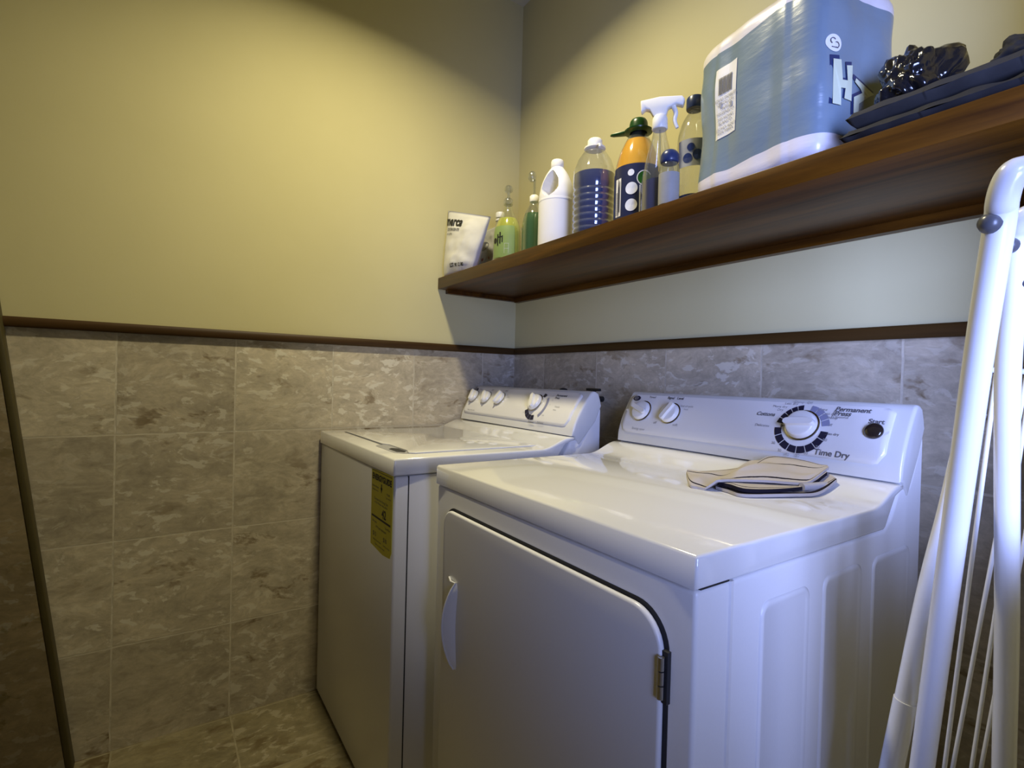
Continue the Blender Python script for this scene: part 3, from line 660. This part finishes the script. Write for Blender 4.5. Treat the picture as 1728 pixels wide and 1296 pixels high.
# yellow-green soap bottle with clear pump
p = (.392, -.305)
prof = sm([(.042, 0), (.048, .004), (.049, .02), (.048, .085), (.046, .112), (.037, .140), (.021, .170), (.0145, .190), (.0135, .203)], 4)
t, b = bottle('soap_bottle', 'yellow-green dish soap bottle with clear pump top, beside the white pouch', p, prof, M['clear_y'], rot=.5, sx=1.0, sy=.95)
add(t, 'soap', M['yg_liq'], p, liquid(prof, .0018, .150), .5, 1.0, .95)
bm = bmesh.new(); curved_label(bm, rad(prof), .012, .118, 235, 335, .0010, sx=1.0, sy=.95); place(bm, (*p, Z), .35); lb = obj('label', bm, M['pale_label'], t)
def on_bottle(prof, p, rot, a0, z0, off=.0022, sx=1, sy=1):
    rf = rad(prof)
    def f(u, v):
        r = rf(z0+v)+off; a = a0+u/r+rot
        x, y = r*math.cos(a0+u/r)*sx, r*math.sin(a0+u/r)*sy
        return Vector((p[0]+x*math.cos(rot)-y*math.sin(rot), p[1]+x*math.sin(rot)+y*math.cos(rot), Z+z0+v))
    return f
f = on_bottle(prof, p, .45, math.radians(270), .07, .0020, 1.0, .95)
decal('label_print', lb, M['black'], [ring2d(-.022, 0, 0, .009, 0, 360, 16), rect2d(-.012, -.007, -.018, .02), rect2d(-.003, .002, -.012, .026), rect2d(-.010, .010, .008, .012), rect2d(.006, .010, -.008, .014)], f)
decal('label_print', lb, M['whiteink'], [rect2d(.016, .0165, -.045, -.012), rect2d(.030, .0305, -.045, -.012), rect2d(.016, .030, -.0125, -.012), rect2d(.016, .030, -.03, -.0295)], f)
add(t, 'pump_collar', M['clear_g'], p, [(.0150, .198), (.0155, .200), (.0155, .216), (.011, .220), (.006, .222)])
add(t, 'pump_head', M['clear_g'], p, sm([(.006, .222), (.006, .238), (.013, .244), (.0145, .252), (.010, .262), (.0006, .266)], 3))

# small white cup
p = (.362, -.190)
add(thing('plastic_cup', 'white plastic cup behind the gap between yellow-green bottle and green bottle', 'cup', (*p, ZS)), 'cup_body', M['cap_white'], p, [(.021, 0), (.022, .002), (.032, .143), (.0335, .146), (.0325, .147), (.030, .143), (.020, .006), (.0006, .005)])

# green bottle with clear spray head
p = (.490, -.268)
prof = sm([(.033, 0), (.038, .004), (.039, .03), (.038, .11), (.030, .150), (.016, .178), (.013, .195)], 4)
t, b = bottle('green_soap_bottle', 'green soap bottle with clear pump, half hidden behind the white bleach jug', p, prof, M['clear_g'])
add(t, 'soap', M['green_liq'], p, liquid(prof, .0018, .150))
add(t, 'collar', M['cap_white'], p, [(.0145, .190), (.015, .192), (.015, .208), (.011, .212)])
bm = bmesh.new(); tube(bm, [(p[0], p[1], Z+.21), (p[0], p[1], Z+.262)], .0045, 10); lathe(bm, sm([(.006, .258), (.013, .266), (.014, .276), (.009, .288), (.0006, .292)], 3), (p[0]-.006, p[1]-.006, Z), 16); obj('pump_head', bm, M['clear_g'], t)

# white bleach jug with through handle
t = thing('bleach_jug', 'white bleach jug with moulded loop handle, left of the blue detergent', 'jug', (.619, -.275, ZS))
bm = bmesh.new(); jp = (.617, -.275); RJ = .057
prof = sm([(.050, 0), (.056, .005), (RJ, .02), (RJ, .145), (.0575, .150), (RJ, .156), (.0555, .175), (.049, .205), (.036, .235), (.022, .255), (.0165, .262), (.0160, .268)], 9)
# body below the handle as one lathe, handle cut as a hollow between two necks
rotj = math.radians(-6)
def jug_pt(a, r, z): return (r*math.cos(a)*.98, r*math.sin(a)*.95, z)
n = 96; rings = []
for r, z in prof: rings.append([bm.verts.new(jug_pt(2*PI*k/n, r, z)) for k in range(n)])
hz0, hz1 = .160, .244
def inhole(a, z):
    # opening seen from the front-left of the jug: teardrop on both sides of the handle
    zc_, = (.200,); u = (z-hz0)/(hz1-hz0)
    if u <= 0 or u >= 1: return False
    wv = .62*math.sin(PI*u)**.6*(1-.15*u); ac = math.radians(-62)
    for c0 in (ac, ac+PI):
        d = (a-c0+PI) % (2*PI)-PI
        if abs(d) < wv: return True
    return False
for (ra, (r0, z0)), (rb, (r1, z1)) in zip(zip(rings, prof), zip(rings[1:], prof[1:])):
    for k in range(n):
        if inhole(2*PI*(k+.5)/n, (z0+z1)/2): continue
        bm.faces.new([ra[k], ra[(k+1) % n], rb[(k+1) % n], rb[k]])
bm.faces.new(rings[0][::-1])
# tunnel joining the two openings
be = [e for e in bm.edges if e.is_boundary and .150 < (e.verts[0].co.z+e.verts[1].co.z)/2 < .262 and not all(v in rings[-1] for v in e.verts)]
bvs = list({v for e in be for v in e.verts}); nb = list({w for v in bvs for e in v.link_edges for w in e.verts})
for _ in range(4): bmesh.ops.smooth_vert(bm, verts=bvs, factor=.6, use_axis_x=True, use_axis_y=True, use_axis_z=True)
ext = bmesh.ops.extrude_edge_only(bm, edges=be)
for v in [g for g in ext['geom'] if isinstance(g, bmesh.types.BMVert)]:
    d = Vector((math.cos(math.radians(-62)), math.sin(math.radians(-62)), 0)); s_ = v.co.dot(d); v.co -= d*s_; v.co.x = v.co.x*.86; v.co.y *= .86; v.co.z = .200+(v.co.z-.200)*.9
bm.faces.new(rings[-1]); bmesh.ops.dissolve_degenerate(bm, dist=1e-5, edges=bm.edges)
place(bm, (*jp, Z), rotj); obj('body', bm, M['bleach'], t, angle=50)
add(t, 'cap', M['cap_white'], jp, [(.0190, .258), (.0200, .260), (.0195, .277), (.0175, .281), (.0005, .2815)])

# blue detergent jug: ribbed blue lower half, clear shoulder
p = (.770, -.262); RB = .059; pr = [(.052, 0), (.058, .004)]
z = .008
while z < .150: pr += [(RB, z+.004), (RB, z+.009), (RB-.003, z+.0125), (RB-.003, z+.0145)]; z += .0178
pr += [(RB, .155), (RB, .200), (.056, .206), (.047, .232), (.033, .254), (.020, .264), (.017, .268), (.017, .274)]
t, b = bottle('blue_detergent_jug', 'large ribbed bottle of blue detergent with clear shoulder and white cap', p, pr, M['clear'], n=48)
add(t, 'detergent', M['blue_liq'], p, liquid(pr, .0012, .190), n=48)
add(t, 'cap', M['cap_white'], p, [(.0205, .272), (.0215, .274), (.0205, .290), (.017, .294), (.0005, .295)])
bm = bmesh.new(); lathe(bm, [(.0225, .264), (.0300, .266), (.0300, .270), (.0225, .271)], n=28); place(bm, (*p, Z))
tube(bm, [(p[0]+.026, p[1]-.01, Z+.268), (p[0]+.040, p[1]-.02, Z+.262), (p[0]+.046, p[1]-.024, Z+.252)], .003, 8); obj('handle_ring', bm, M['cap_white'], t)

# orange cleaner bottle with green handle cap and navy label
p = (.915, -.242); pr = sm([(.050, 0), (.056, .005), (.0575, .02), (.0575, .150), (.056, .172), (.048, .205), (.034, .238), (.022, .258), (.018, .264), (.018, .272)], 4)
t, b = bottle('orange_cleaner_bottle', 'orange cleaner bottle with navy label and dark green handle cap', p, pr, M['clear'], n=48)
add(t, 'cleaner', M['orange_liq'], p, liquid(pr, .0012, .240), n=48)
bm = bmesh.new(); curved_label(bm, rad(pr), .028, .150, 215, 400, .0014, n=40); curved_label(bm, rad(pr), .150, .163, 240, 375, .0014, n=30, m=3); place(bm, (*p, Z)); lb = obj('label', bm, M['navy_label'], t)
def fo(a): return on_bottle(pr, p, 0, math.radians(a), 0, .0022)
decal('barcode_panel', lb, M['bag_white'], [rect2d(-.012, .008, .035, .132)], fo(264)); decal('barcode', lb, M['ink'], [rect2d(-.010, .001, .040+.0042*i, .0418+.0042*i) for i in range(14)]+[rect2d(.003, .005, .045, .125)], lambda u, v: fo(264)(u, v)+Vector((-.0002, -.0007, 0)))
decal('label_print', lb, M['whiteink'], [ring2d(0, .058, 0, .0155, 0, 360, 28), ring2d(0, .100, 0, .0155, 0, 360, 28), ring2d(-.002, .140, 0, .0085, 0, 360, 20)], fo(300))
decal('label_print', lb, M['green_liq'], [ring2d(.032, .125, 0, .017, 0, 360, 28)], fo(300)); decal('label_print', lb, M['whiteink'], [ring2d(.032, .125, .017, .0195, 30, 250, 28), rect2d(.020, .023, .035, .107)], fo(300))
cpz = [(.0225, .262), (.024, .264), (.0235, .286), (.019, .297), (.008, .300), (.0005, .300)]
cp = add(t, 'cap', M['green_cap'], p, sm(cpz, 2))
bm = bmesh.new(); lathe(bm, [(.024, .262), (.036, .265), (.037, .268), (.024, .270)], n=30); place(bm, (*p, Z))
prism(bm, [(p[0]-.024, p[1]-.028), (p[0]-.036, p[1]-.006), (p[0]-.062, p[1]-.030), (p[0]-.064, p[1]-.040), (p[0]-.056, p[1]-.042)], Z+.2665, Z+.271, 2, .001, 2); obj('cap_brim', bm, M['green_cap'], cp)

# clear spray bottle with white trigger head and navy sleeve
p = (1.030, -.292); pr = sm([(.036, 0), (.0395, .004), (.0400, .02), (.0395, .075), (.037, .105), (.030, .145), (.021, .180), (.0155, .205), (.0145, .222)], 4)
t, b = bottle('spray_bottle', 'clear spray bottle with white trigger head and navy lower half', p, pr, M['clear'], n=40)
add(t, 'cleaner', M['navy_liq'], p, liquid(pr, .0014, .088), n=40)
bm = bmesh.new(); lathe(bm, [(.0170, .214), (.0185, .216), (.0175, .240), (.015, .246)], n=24); place(bm, (*p, Z)); hd = obj('collar', bm, M['cap_white'], t)
bm = bmesh.new(); dx, dy_ = .80, .60   # spray direction to the right, nozzle flare to the left
def sp(a, h, s=0): return (p[0]+a*.80-s*.60, p[1]+a*.60+s*.80, Z+h)
prof_s = [(-.046, .286), (-.044, .258), (-.034, .266), (-.024, .262), (-.014, .244), (.014, .244), (.018, .262), (.036, .268), (.052, .262), (.056, .276), (.050, .285), (.0, .290)]
b2 = bmesh.new(); A = [b2.verts.new(sp(a, h, -.010)) for a, h in prof_s]; B = [b2.verts.new(sp(a, h, .010)) for a, h in prof_s]
b2.faces.new(A); b2.faces.new(B[::-1])
for i in range(len(A)): b2.faces.new([A[i], B[i], B[(i+1) % len(A)], A[(i+1) % len(A)]])
bmesh.ops.recalc_face_normals(b2, faces=b2.faces); bmesh.ops.bevel(b2, geom=b2.edges[:], offset=.003, segments=3, profile=.5, affect='EDGES', clamp_overlap=True); merge(bm, b2)
tr = obj('trigger_head', bm, M['cap_white'], t)
bm = bmesh.new(); tube(bm, [sp(.030, .266), sp(.036, .250), sp(.034, .232), sp(.040, .214)], lambda f: .006-.002*f, 10); obj('trigger', bm, M['cap_white'], tr)
bm = bmesh.new(); tube(bm, [(p[0], p[1], Z+.235), (p[0]+.004, p[1], Z+.1), (p[0]-.006, p[1], Z+.092)], .002, 8); obj('dip_tube', bm, M['clear_g'], t)

# small clear bottle with dark cap, in front of the tall clear bottle
p = (1.088, -.322); pr = sm([(.020, 0), (.0225, .003), (.023, .015), (.023, .085), (.019, .105), (.014, .112)], 3)
t, b = bottle('small_bottle', 'small clear bottle with grey label and navy cap, beside the packed toilet rolls', p, pr, M['clear_g'], n=28)
add(t, 'cap', M['navy_cap'], p, sm([(.0185, .108), (.0205, .112), (.0200, .126), (.012, .136), (.0005, .138)], 3))
bm = bmesh.new(); curved_label(bm, rad(pr), .012, .082, 235, 375, .001); place(bm, (*p, Z)); obj('label', bm, M['greyfilm'], t)

# tall clear bottle with navy cap
p = (1.074, -.220); pr = sm([(.034, 0), (.038, .004), (.039, .02), (.0375, .06), (.039, .075), (.0375, .09), (.039, .11), (.0375, .14), (.039, .17), (.037, .205), (.027, .238), (.0165, .256), (.0145, .262), (.0145, .272)], 3)
t, b = bottle('tall_water_bottle', 'tall clear bottle with navy screw cap touching the blue-wrapped pack', p, pr, M['clear'], n=36)
add(t, 'cap', M['navy_cap'], p, [(.0195, .266), (.0205, .268), (.0205, .290), (.0185, .294), (.0005, .294)])
add(t, 'liquid', M['navy_liq'], p, liquid(pr, .0012, .055), n=36)
bm = bmesh.new(); curved_label(bm, rad(pr), .118, .182, 250, 345, .0014); place(bm, (*p, Z)); lb = obj('label', bm, M['greyfilm'], t)
f = on_bottle(pr, p, 0, math.radians(298), .15, .0024)
decal('label_print', lb, M['navy_cap'], [ring2d(0, .012, 0, .009, 0, 360, 18), ring2d(-.008, -.012, 0, .011, 0, 360, 18), ring2d(.016, -.006, 0, .012, 0, 360, 18)], f)

# ------------------------------------------------------------------ pack of toilet rolls
def pack_mat():
    m = mat('printed_pack_film', (.7, .7, .7), .28, coat=.35, coat_rough=.15); t = NT(m)
    p = t.n('ShaderNodeNewGeometry').outputs['Position']; s = t.n('ShaderNodeSeparateXYZ', {0: p}).outputs
    nz = t.n('ShaderNodeTexNoise', {'Vector': p, 'Scale': 7, 'Detail': 2}).outputs[0]
    wz = t.n('ShaderNodeMath', {0: nz, 1: .030}, operation='MULTIPLY').outputs[0]
    z = t.n('ShaderNodeMath', {0: s[2], 1: wz}, operation='ADD').outputs[0]
    lo = t.n('ShaderNodeMath', {0: z, 1: ZS+.062}, operation='GREATER_THAN').outputs[0]
    hi = t.n('ShaderNodeMath', {0: z, 1: ZS+.310}, operation='LESS_THAN').outputs[0]
    f = t.n('ShaderNodeMath', {0: lo, 1: hi}, operation='MULTIPLY').outputs[0]
    fo_ = t.n('ShaderNodeTexNoise', {'Vector': t.n('ShaderNodeMapping', {0: p, 'Rotation': (0, .6, 0), 'Scale': (14, 14, 50)}).outputs[0], 'Scale': 1, 'Detail': 4}).outputs[0]
    blue = t.mix(nz, (.165, .225, .27), (.20, .265, .315))
    t.out('Base Color', t.mix(f, (.74, .70, .70), blue)); t.bump(fo_, .35, .004); return m
M['pack'] = pack_mat()
t = thing('toilet_roll_pack', 'large blue plastic-wrapped pack of toilet rolls on the shelf beside the bottles', 'toilet paper pack', (1.325, -.19, ZS))
px0, px1, py0, py1, pzh = 1.126, 1.438, -.366, -.140, .334
bm = bmesh.new(); n = 160; nzr = 44; rings = []
cx_, cy_ = (px0+px1)/2, (py0+py1)/2; hx, hy = (px1-px0)/2, (py1-py0)/2
for j in range(nzr+1):
    v = j/nzr; z = pzh*v; edge = min(v, 1-v)*pzh
    ins = 0 if edge > .030 else .030*(1-math.sqrt(max(0, 1-(1-edge/.030)**2)))
    ring = []
    for k in range(n):
        a = 2*PI*(k+.5)/n; ca, sa = math.cos(a), math.sin(a); q = (abs(ca)**7+abs(sa)**7)**(-1/7)
        x, y = (hx-ins)*q*ca, (hy-ins)*q*sa
        bumpx = .0025*abs(math.cos(PI*(y+hy)/(2*hy)*2-PI/2)) if abs(ca)*hx > abs(sa)*hy*.8 else .004*abs(math.cos(PI*(x+hx)/(2*hx)*3-PI/2))
        nn = noise.noise(Vector((x*9, y*9, z*11)))*.006*(1 if 0 < j < nzr else .3)+noise.noise(Vector((x*30, y*30, z*18)))*.0018
        rr = 1+(bumpx-.004+nn-.004)/max(hx, .01)
        ring.append(bm.verts.new((cx_+x*rr, cy_+y*rr, Z+max(0.0002, z+(.004*math.sin(x*40)*math.sin(y*34) if j == nzr else 0)))))
    rings.append(ring)
for a, b in zip(rings, rings[1:]):
    for k in range(n): bm.faces.new([a[k], a[(k+1) % n], b[(k+1) % n], b[k]])
bm.faces.new(rings[0][::-1])
# top with six roll crowns
top = rings[-1]; prev = top
for s_ in (.8, .6, .4, .2, .03):
    cur = []
    for v0 in top:
        x, y = (v0.co.x-cx_)*s_, (v0.co.y-cy_)*s_
        hgt = .011*abs(math.cos(PI*(x+hx)/(2*hx)*3-PI/2))*abs(math.cos(PI*(y+hy)/(2*hy)*2-PI/2))+.004*noise.noise(Vector((x*25, y*25, 2)))
        cur.append(bm.verts.new((cx_+x, cy_+y, Z+pzh+hgt)))
    for k in range(n): bm.faces.new([prev[k], prev[(k+1) % n], cur[(k+1) % n], cur[k]])
    prev = cur
bm.faces.new(prev)
bmesh.ops.rotate(bm, verts=bm.verts, cent=(px1, py0, 0), matrix=Matrix.Rotation(math.radians(-10), 3, 'Z'))
pk = obj('wrapper', bm, M['pack'], t, angle=60)
bpy.context.view_layer.update()
from mathutils.bvhtree import BVHTree
pb = BVHTree.FromPolygons([v.co.copy() for v in pk.data.vertices], [list(p.vertices) for p in pk.data.polygons])
def hit_front(u, v):  # u = x, v = z on the front face
    h = pb.ray_cast(Vector((u, -.7, v)), Vector((0, 1, 0)))[0]; return (h.y if h else py0)-.0012
def hit_side(u, v):
    h = pb.ray_cast(Vector((2.0, u, v)), Vector((-1, 0, 0)))[0]; return (h.x if h else px1)+.0012
FF = lambda u, v: Vector((u, hit_front(u, v), v)); SS = lambda u, v: Vector((hit_side(u, v), u, v))
def grid2d(x0, x1, y0, y1, n, m):
    v = [(x0+(x1-x0)*i/n, y0+(y1-y0)*j/m) for i in range(n+1) for j in range(m+1)]
    return v, [[i*(m+1)+j, (i+1)*(m+1)+j, (i+1)*(m+1)+j+1, i*(m+1)+j+1] for i in range(n) for j in range(m)]
lb = decal('barcode_label', pk, M['bag_white'], [grid2d(1.203, 1.256, ZS+.118, ZS+.262, 8, 16)], FF)
F2 = lambda u, v: FF(u, v)-Vector((0, .0012, 0))
decal('barcode', lb, M['ink'], [rect2d(1.213+.0027*i, 1.2145+.0027*i+(.0006 if i % 3 else 0), ZS+.205, ZS+.240) for i in range(12)], F2)
decal('label_print', lb, M['inkl'], [T(s, 1.2295, ZS+z_+.032, .0085) for s, z_ in (('HOJAS DOBLES', .163), ('12 ROLLOS', .154), ('PAPEL', .144), ('HIGIENICO', .135), ('210 HOJAS', .124), ('BLANCO', .115), ('HECHO AQUI', .104), ('100% FIBRA', .096))]+[rect2d(1.215, 1.221, ZS+.180, ZS+.190), rect2d(1.241, 1.247, ZS+.172, ZS+.182)], F2)
lg = decal('logo', pk, M['bag_white'], [(lambda v, f: ([((a)*1.0-.325, b*1.0+ZS+.200) for a, b in v], f))(*ring2d(0, 0, .0, .015, 0, 360, 30))], SS)
decal('logo_print', lg, M['ink'], [ring2d(-.328, ZS+.203, .004, .0055, 30, 250, 12), ring2d(-.321, ZS+.197, .004, .0055, -120, 120, 12), rect2d(-.331, -.318, ZS+.1915, ZS+.1928)], lambda u, v: SS(u, v)+Vector((.0012, 0, 0)))
H = ([(0, 0), (.014, 0), (.012, .045), (.020, .047), (.019, .02), (.034, .02), (.036, .118), (.024, .112), (.024, .070), (.015, .068), (.013, .122), (-.001, .118)], [list(range(12))])
K = ([(0, 0), (.014, .004), (.013, .034), (.036, .060), (.048, .070), (.020, .092), (.002, .100), (-.002, .088), (.014, .076), (.020, .066), (-.003, .046)], [list(range(11))])
def sh(poly, dx, dz, s=1, sz=1): return ([(a*s+dx, b*sz+dz) for a, b in poly[0]], poly[1])
decal('letter_shadow', pk, M['navy_cap'], [sh(H, -.3320, ZS+.096, 1.42, .70), sh(K, -.2800, ZS+.088, 1.10, .70)], SS)
decal('letter_print', pk, M['cream_letter'], [sh(H, -.3270, ZS+.096, 1.28, .64), sh(K, -.2750, ZS+.088, .98, .63)], lambda u, v: SS(u, v)+Vector((.0014, 0, 0)))

# ------------------------------------------------------------------ black things on the right of the shelf
def slab_cloth(name, label, cat, x0, x1, y0, y1, z0, z1, m, seed, amp=.004, rot=0, group=None, shear=0):
    c = ((x0+x1)/2, (y0+y1)/2); bm = bmesh.new(); nx, ny = 120, 30
    def prof(u, v, s):
        e = min(1, 40*min(u, 1-u))**.5*min(1, 22*min(v, 1-v))**.5
        x = x0+(x1-x0)*u+amp*1.5*noise.noise(Vector((v*5, s*2, seed))); y = y0+(y1-y0)*v+amp*1.5*noise.noise(Vector((u*9, s*2, seed+4)))
        x += (1-u)*shear*(y-y0); h = (z1-z0)/2; zc_ = (z0+z1)/2
        z = zc_+s*h*e*(1 if s < 0 else 1)+(amp*noise.noise(Vector((u*9, v*6, seed+s)))*e if s > 0 else 0)
        d = Vector((x-c[0], y-c[1], 0)); d.rotate(Matrix.Rotation(rot, 3, 'Z')); return (c[0]+d.x, c[1]+d.y, z)
    GT = [[bm.verts.new(prof(i/nx, j/ny, 1)) for j in range(ny+1)] for i in range(nx+1)]
    GB = [[bm.verts.new(prof(i/nx, j/ny, -1)) for j in range(ny+1)] for i in range(nx+1)]
    for i in range(nx):
        for j in range(ny):
            bm.faces.new([GT[i][j], GT[i+1][j], GT[i+1][j+1], GT[i][j+1]]); bm.faces.new([GB[i][j], GB[i][j+1], GB[i+1][j+1], GB[i+1][j]])
    bmesh.ops.remove_doubles(bm, verts=bm.verts, dist=1e-5)
    o = obj(name, bm, m, None, angle=75); return tag(o, label, cat, group)
slab_cloth('folded_bag', 'flat folded black bag lying lowest on the shelf right of the toilet rolls', 'bag', 1.468, 1.79, -.368, -.10, ZS+.0005, ZS+.024, M['blackcloth'], 3, shear=.2)
slab_cloth('folded_cloth', 'charcoal grey folded cloth on top of the flat black bag', 'cloth', 1.474, 1.785, -.362, -.11, ZS+.0285, ZS+.0555, M['greycloth'], 8, .002, shear=.2)
def crumple(name, label, cat, c, s, m, seed, amp=.35, spikes=(), flat=None, sub=5):
    bm = bmesh.new(); bmesh.ops.create_icosphere(bm, subdivisions=sub, radius=1)
    for v in bm.verts:
        d = v.co.normalized(); r = 1+amp*(abs(noise.noise(d*2.2+Vector((seed, 0, 0))))*1.3-.35)+amp*.40*(abs(noise.noise(d*4+Vector((0, seed, 0))))-.25)+amp*.12*noise.noise(d*9+Vector((0, 0, seed)))
        for sd, k, w_ in spikes:
            q = max(0, d.dot(Vector(sd).normalized())); r += k*q**w_
        v.co = Vector((d.x*s[0], d.y*s[1], d.z*s[2]))*r+Vector(c)
        if flat is not None and v.co.z < flat: v.co.z = flat+.0005*noise.noise(d*9)
    return tag(obj(name, bm, m, None, angle=180), label, cat)
crumple('crumpled_bag', 'crumpled glossy black plastic bag leaning against the toilet roll pack', 'bag', (1.532, -.262, 1.602), (.047, .058, .056), M['blackbag'], 4.2, .34, [((.80, .25, .50), .60, 12), ((-.35, -.1, .8), .12, 5)], ZS+.0590)
crumple('black_bag_heap', 'heap of dark black bags at the right end of the shelf', 'bag', (1.678, -.225, 1.590), (.058, .055, .042), M['blackcloth'], 9.7, .42, [((.8, .0, .6), .35, 6), ((-.6, -.3, .5), .25, 10)], ZS+.0590)
slab_cloth('grey_film_sheet', 'pale grey plastic sheet lying behind the black bags', 'plastic sheet', 1.60, 1.79, -.095, -.02, ZS+.0007, ZS+.165, M['greyfilm'], 21, .012)

# ------------------------------------------------------------------ valves behind the washer
for i, (x, lab) in enumerate(((.395, 'dark iron tap valve behind the washer, left of the pair'), (.555, 'dark iron tap valve with T handle behind the washer, right of the pair'))):
    t = thing('water_valve', lab, 'valve', (x, -.02, 1.04), 'water valves behind the washer')
    bm = bmesh.new(); tube(bm, [(x, -.001, 1.050), (x, -.045, 1.050), (x, -.058, 1.043), (x, -.060, 1.0)], .010, 12); lathe(bm, [(.013, 1.04), (.014, 1.056), (.008, 1.062), (.006, 1.075)], (x, -.045, 0), 14); obj('valve_body', bm, M['pipe'], t)
    bm = bmesh.new()
    if i: box(bm, x-.032, x+.034, -.050, -.040, 1.078, 1.087, bev=.002); box(bm, x-.008, x+.008, -.051, -.039, 1.072, 1.080, bev=.001)
    else: lathe(bm, [(.012, 1.072), (.016, 1.075), (.014, 1.080), (.004, 1.084)], (x, -.045, 0), 16)
    obj('valve_handle', bm, M['pipe'], t)

# ------------------------------------------------------------------ folded clothes airer on the right
t = thing('drying_rack', 'folded white metal clothes drying rack standing right of the dryer', 'drying rack', (1.70, -.50, 0))
OFF = Vector((.30, -.42, 0)); rr = .0115
A_ = [(1.7547, -.6687, 1.3015), (1.7495, -.6745, 1.2985), (1.7450, -.6735, 1.2900), (1.7415, -.6690, 1.2780), (1.7377, -.6589, 1.2598), (1.7213, -.6314, 1.1637), (1.7051, -.6038, 1.0541), (1.6830, -.5682, .8911), (1.6584, -.5372, .6802), (1.620, -.489, .35), (1.581, -.441, .012)]
B_ = [(1.7400, -.5500, 1.2905), (1.7325, -.5510, 1.2895), (1.7273, -.5480, 1.2840), (1.7216, -.5388, 1.2700), (1.7182, -.5220, 1.2206), (1.7088, -.4892, 1.1162), (1.7028, -.4317, .8402), (1.6991, -.4050, .6539), (1.693, -.36, .33), (1.687, -.315, .012)]
C_ = [(1.6724, -.4542, 1.0881), (1.6640, -.4620, 1.0350), (1.6560, -.4720, .9647), (1.6390, -.4790, .8546), (1.6146, -.4958, .6358), (1.585, -.522, .35), (1.552, -.552, .012)]
def uframe(name, L, r):
    Rr = [Vector(p)+OFF+Vector((.0, 0, 0)) for p in L][::-1]
    mid = [Vector(L[0])+Vector((.02, .005, .001)), Vector(L[0])+OFF*.5+Vector((.0, 0, .001))]
    Lr = [Vector(p) for p in L][::-1]
    # mirror the bend on the far side
    far = []
    for p in L:
        d = Vector(p)-Vector(L[0]); far.append(Vector(L[0])+OFF+Vector((-d.x*1.0 if d.x < 0 and d.z > -.05 else -.017+(d.x+.017), d.y, d.z)) if 0 else Vector(p)+OFF)
    bm = bmesh.new(); tube(bm, Lr+mid+[Vector(L[0])+OFF-Vector((.02, .005, 0))]+far, r, 18, sub=7)
    bmesh.ops.remove_doubles(bm, verts=bm.verts, dist=1e-6); return obj(name, bm, M['tube'], t, angle=60)
fa = uframe('front_frame', A_, rr); fb = uframe('rear_frame', B_, rr)
bm = bmesh.new(); tube(bm, C_, rr, 18); tube(bm, [Vector(p)+OFF for p in C_], rr, 18); obj('brace', bm, M['tube'], t)
bm = bmesh.new(); tube(bm, [Vector(C_[4]).lerp(Vector(C_[3]), .40), *C_[4:]], .0127, 18); obj('leg_sleeve', bm, M['tube'], t)
bm = bmesh.new(); tube(bm, [Vector(C_[4]).lerp(Vector(C_[3]), .40)+OFF, *[Vector(p)+OFF for p in C_[4:]]], .0127, 18); obj('leg_sleeve', bm, M['tube'], t)
RL = (((1.6605, -.4043, .8793), (1.6411, -.4026, .6159)), ((1.6715, -.3511, .9155), (1.6403, -.3681, .6017)), ((1.6676, -.3230, .8129), (1.6514, -.3336, .5952)), ((1.6648, -.2934, .7016), (1.6524, -.2964, .5811)))
ends = []
for s0, s1 in RL:
    a, b = Vector(s0), Vector(s1); d = (b-a)/(a.z-b.z); a1, b1 = a-d*(1.14-a.z), b+d*(b.z-.25); ends.append((a1, b1))
    bm = bmesh.new(); tube(bm, [a1, a, b, b1], .0026, 10, sub=1); obj('rail', bm, M['tube'], t)
for k in (0, 1):
    p0, p1 = ends[0][k], ends[-1][k]; d = (p1-p0)*.12
    bm = bmesh.new(); tube(bm, [p0-d, *[e[k] for e in ends], p1+d], .0035, 10, sub=1); obj('crossbar', bm, M['tube'], t)
for p, d, r in (((1.7377, -.6589, 1.2598), (-.35, -1, .1), .0088), ((1.7216, -.5388, 1.2640), (-.2, -1, 0), .0085), ((1.7188, -.5210, 1.2270), (.9, -.6, 0), .0050)):
    d = Vector(d).normalized(); b2 = bmesh.new(); lathe(b2, [(r, 0), (r, .004), (r*.8, .008), (r*.4, .0102), (.0004, .0106)], n=18)
    rot_ = d.to_track_quat('Z', 'Y'); 
    for v in b2.verts: v.co = rot_ @ v.co + Vector(p)+d*(rr*.75)
    obj('pivot_cap', b2, M['rivet'], t)

# ------------------------------------------------------------------ stone slab leaning at the far left
t = thing('leaning_slab', 'mottled brown stone slab with olive edge leaning at the far left of the tiled wall', 'stone slab', (.03, -1.6, 0))
def yl(z): return -1.4591-.1302*z
ztop = 1.75
bm = bmesh.new(); prism(bm, [(-1.95, .001), (yl(0)-.015, .001), (yl(ztop)-.015, ztop), (-2.10, ztop)], .020, .045, 0, .0015, 2); obj('slab_face', bm, M['slab'], t)
bm = bmesh.new(); prism(bm, [(yl(0)-.015, .001), (yl(0), .001), (yl(ztop), ztop), (yl(ztop)-.015, ztop)], .006, .047, 0, .003, 2); obj('edge_strip', bm, M['slab_edge'], t)
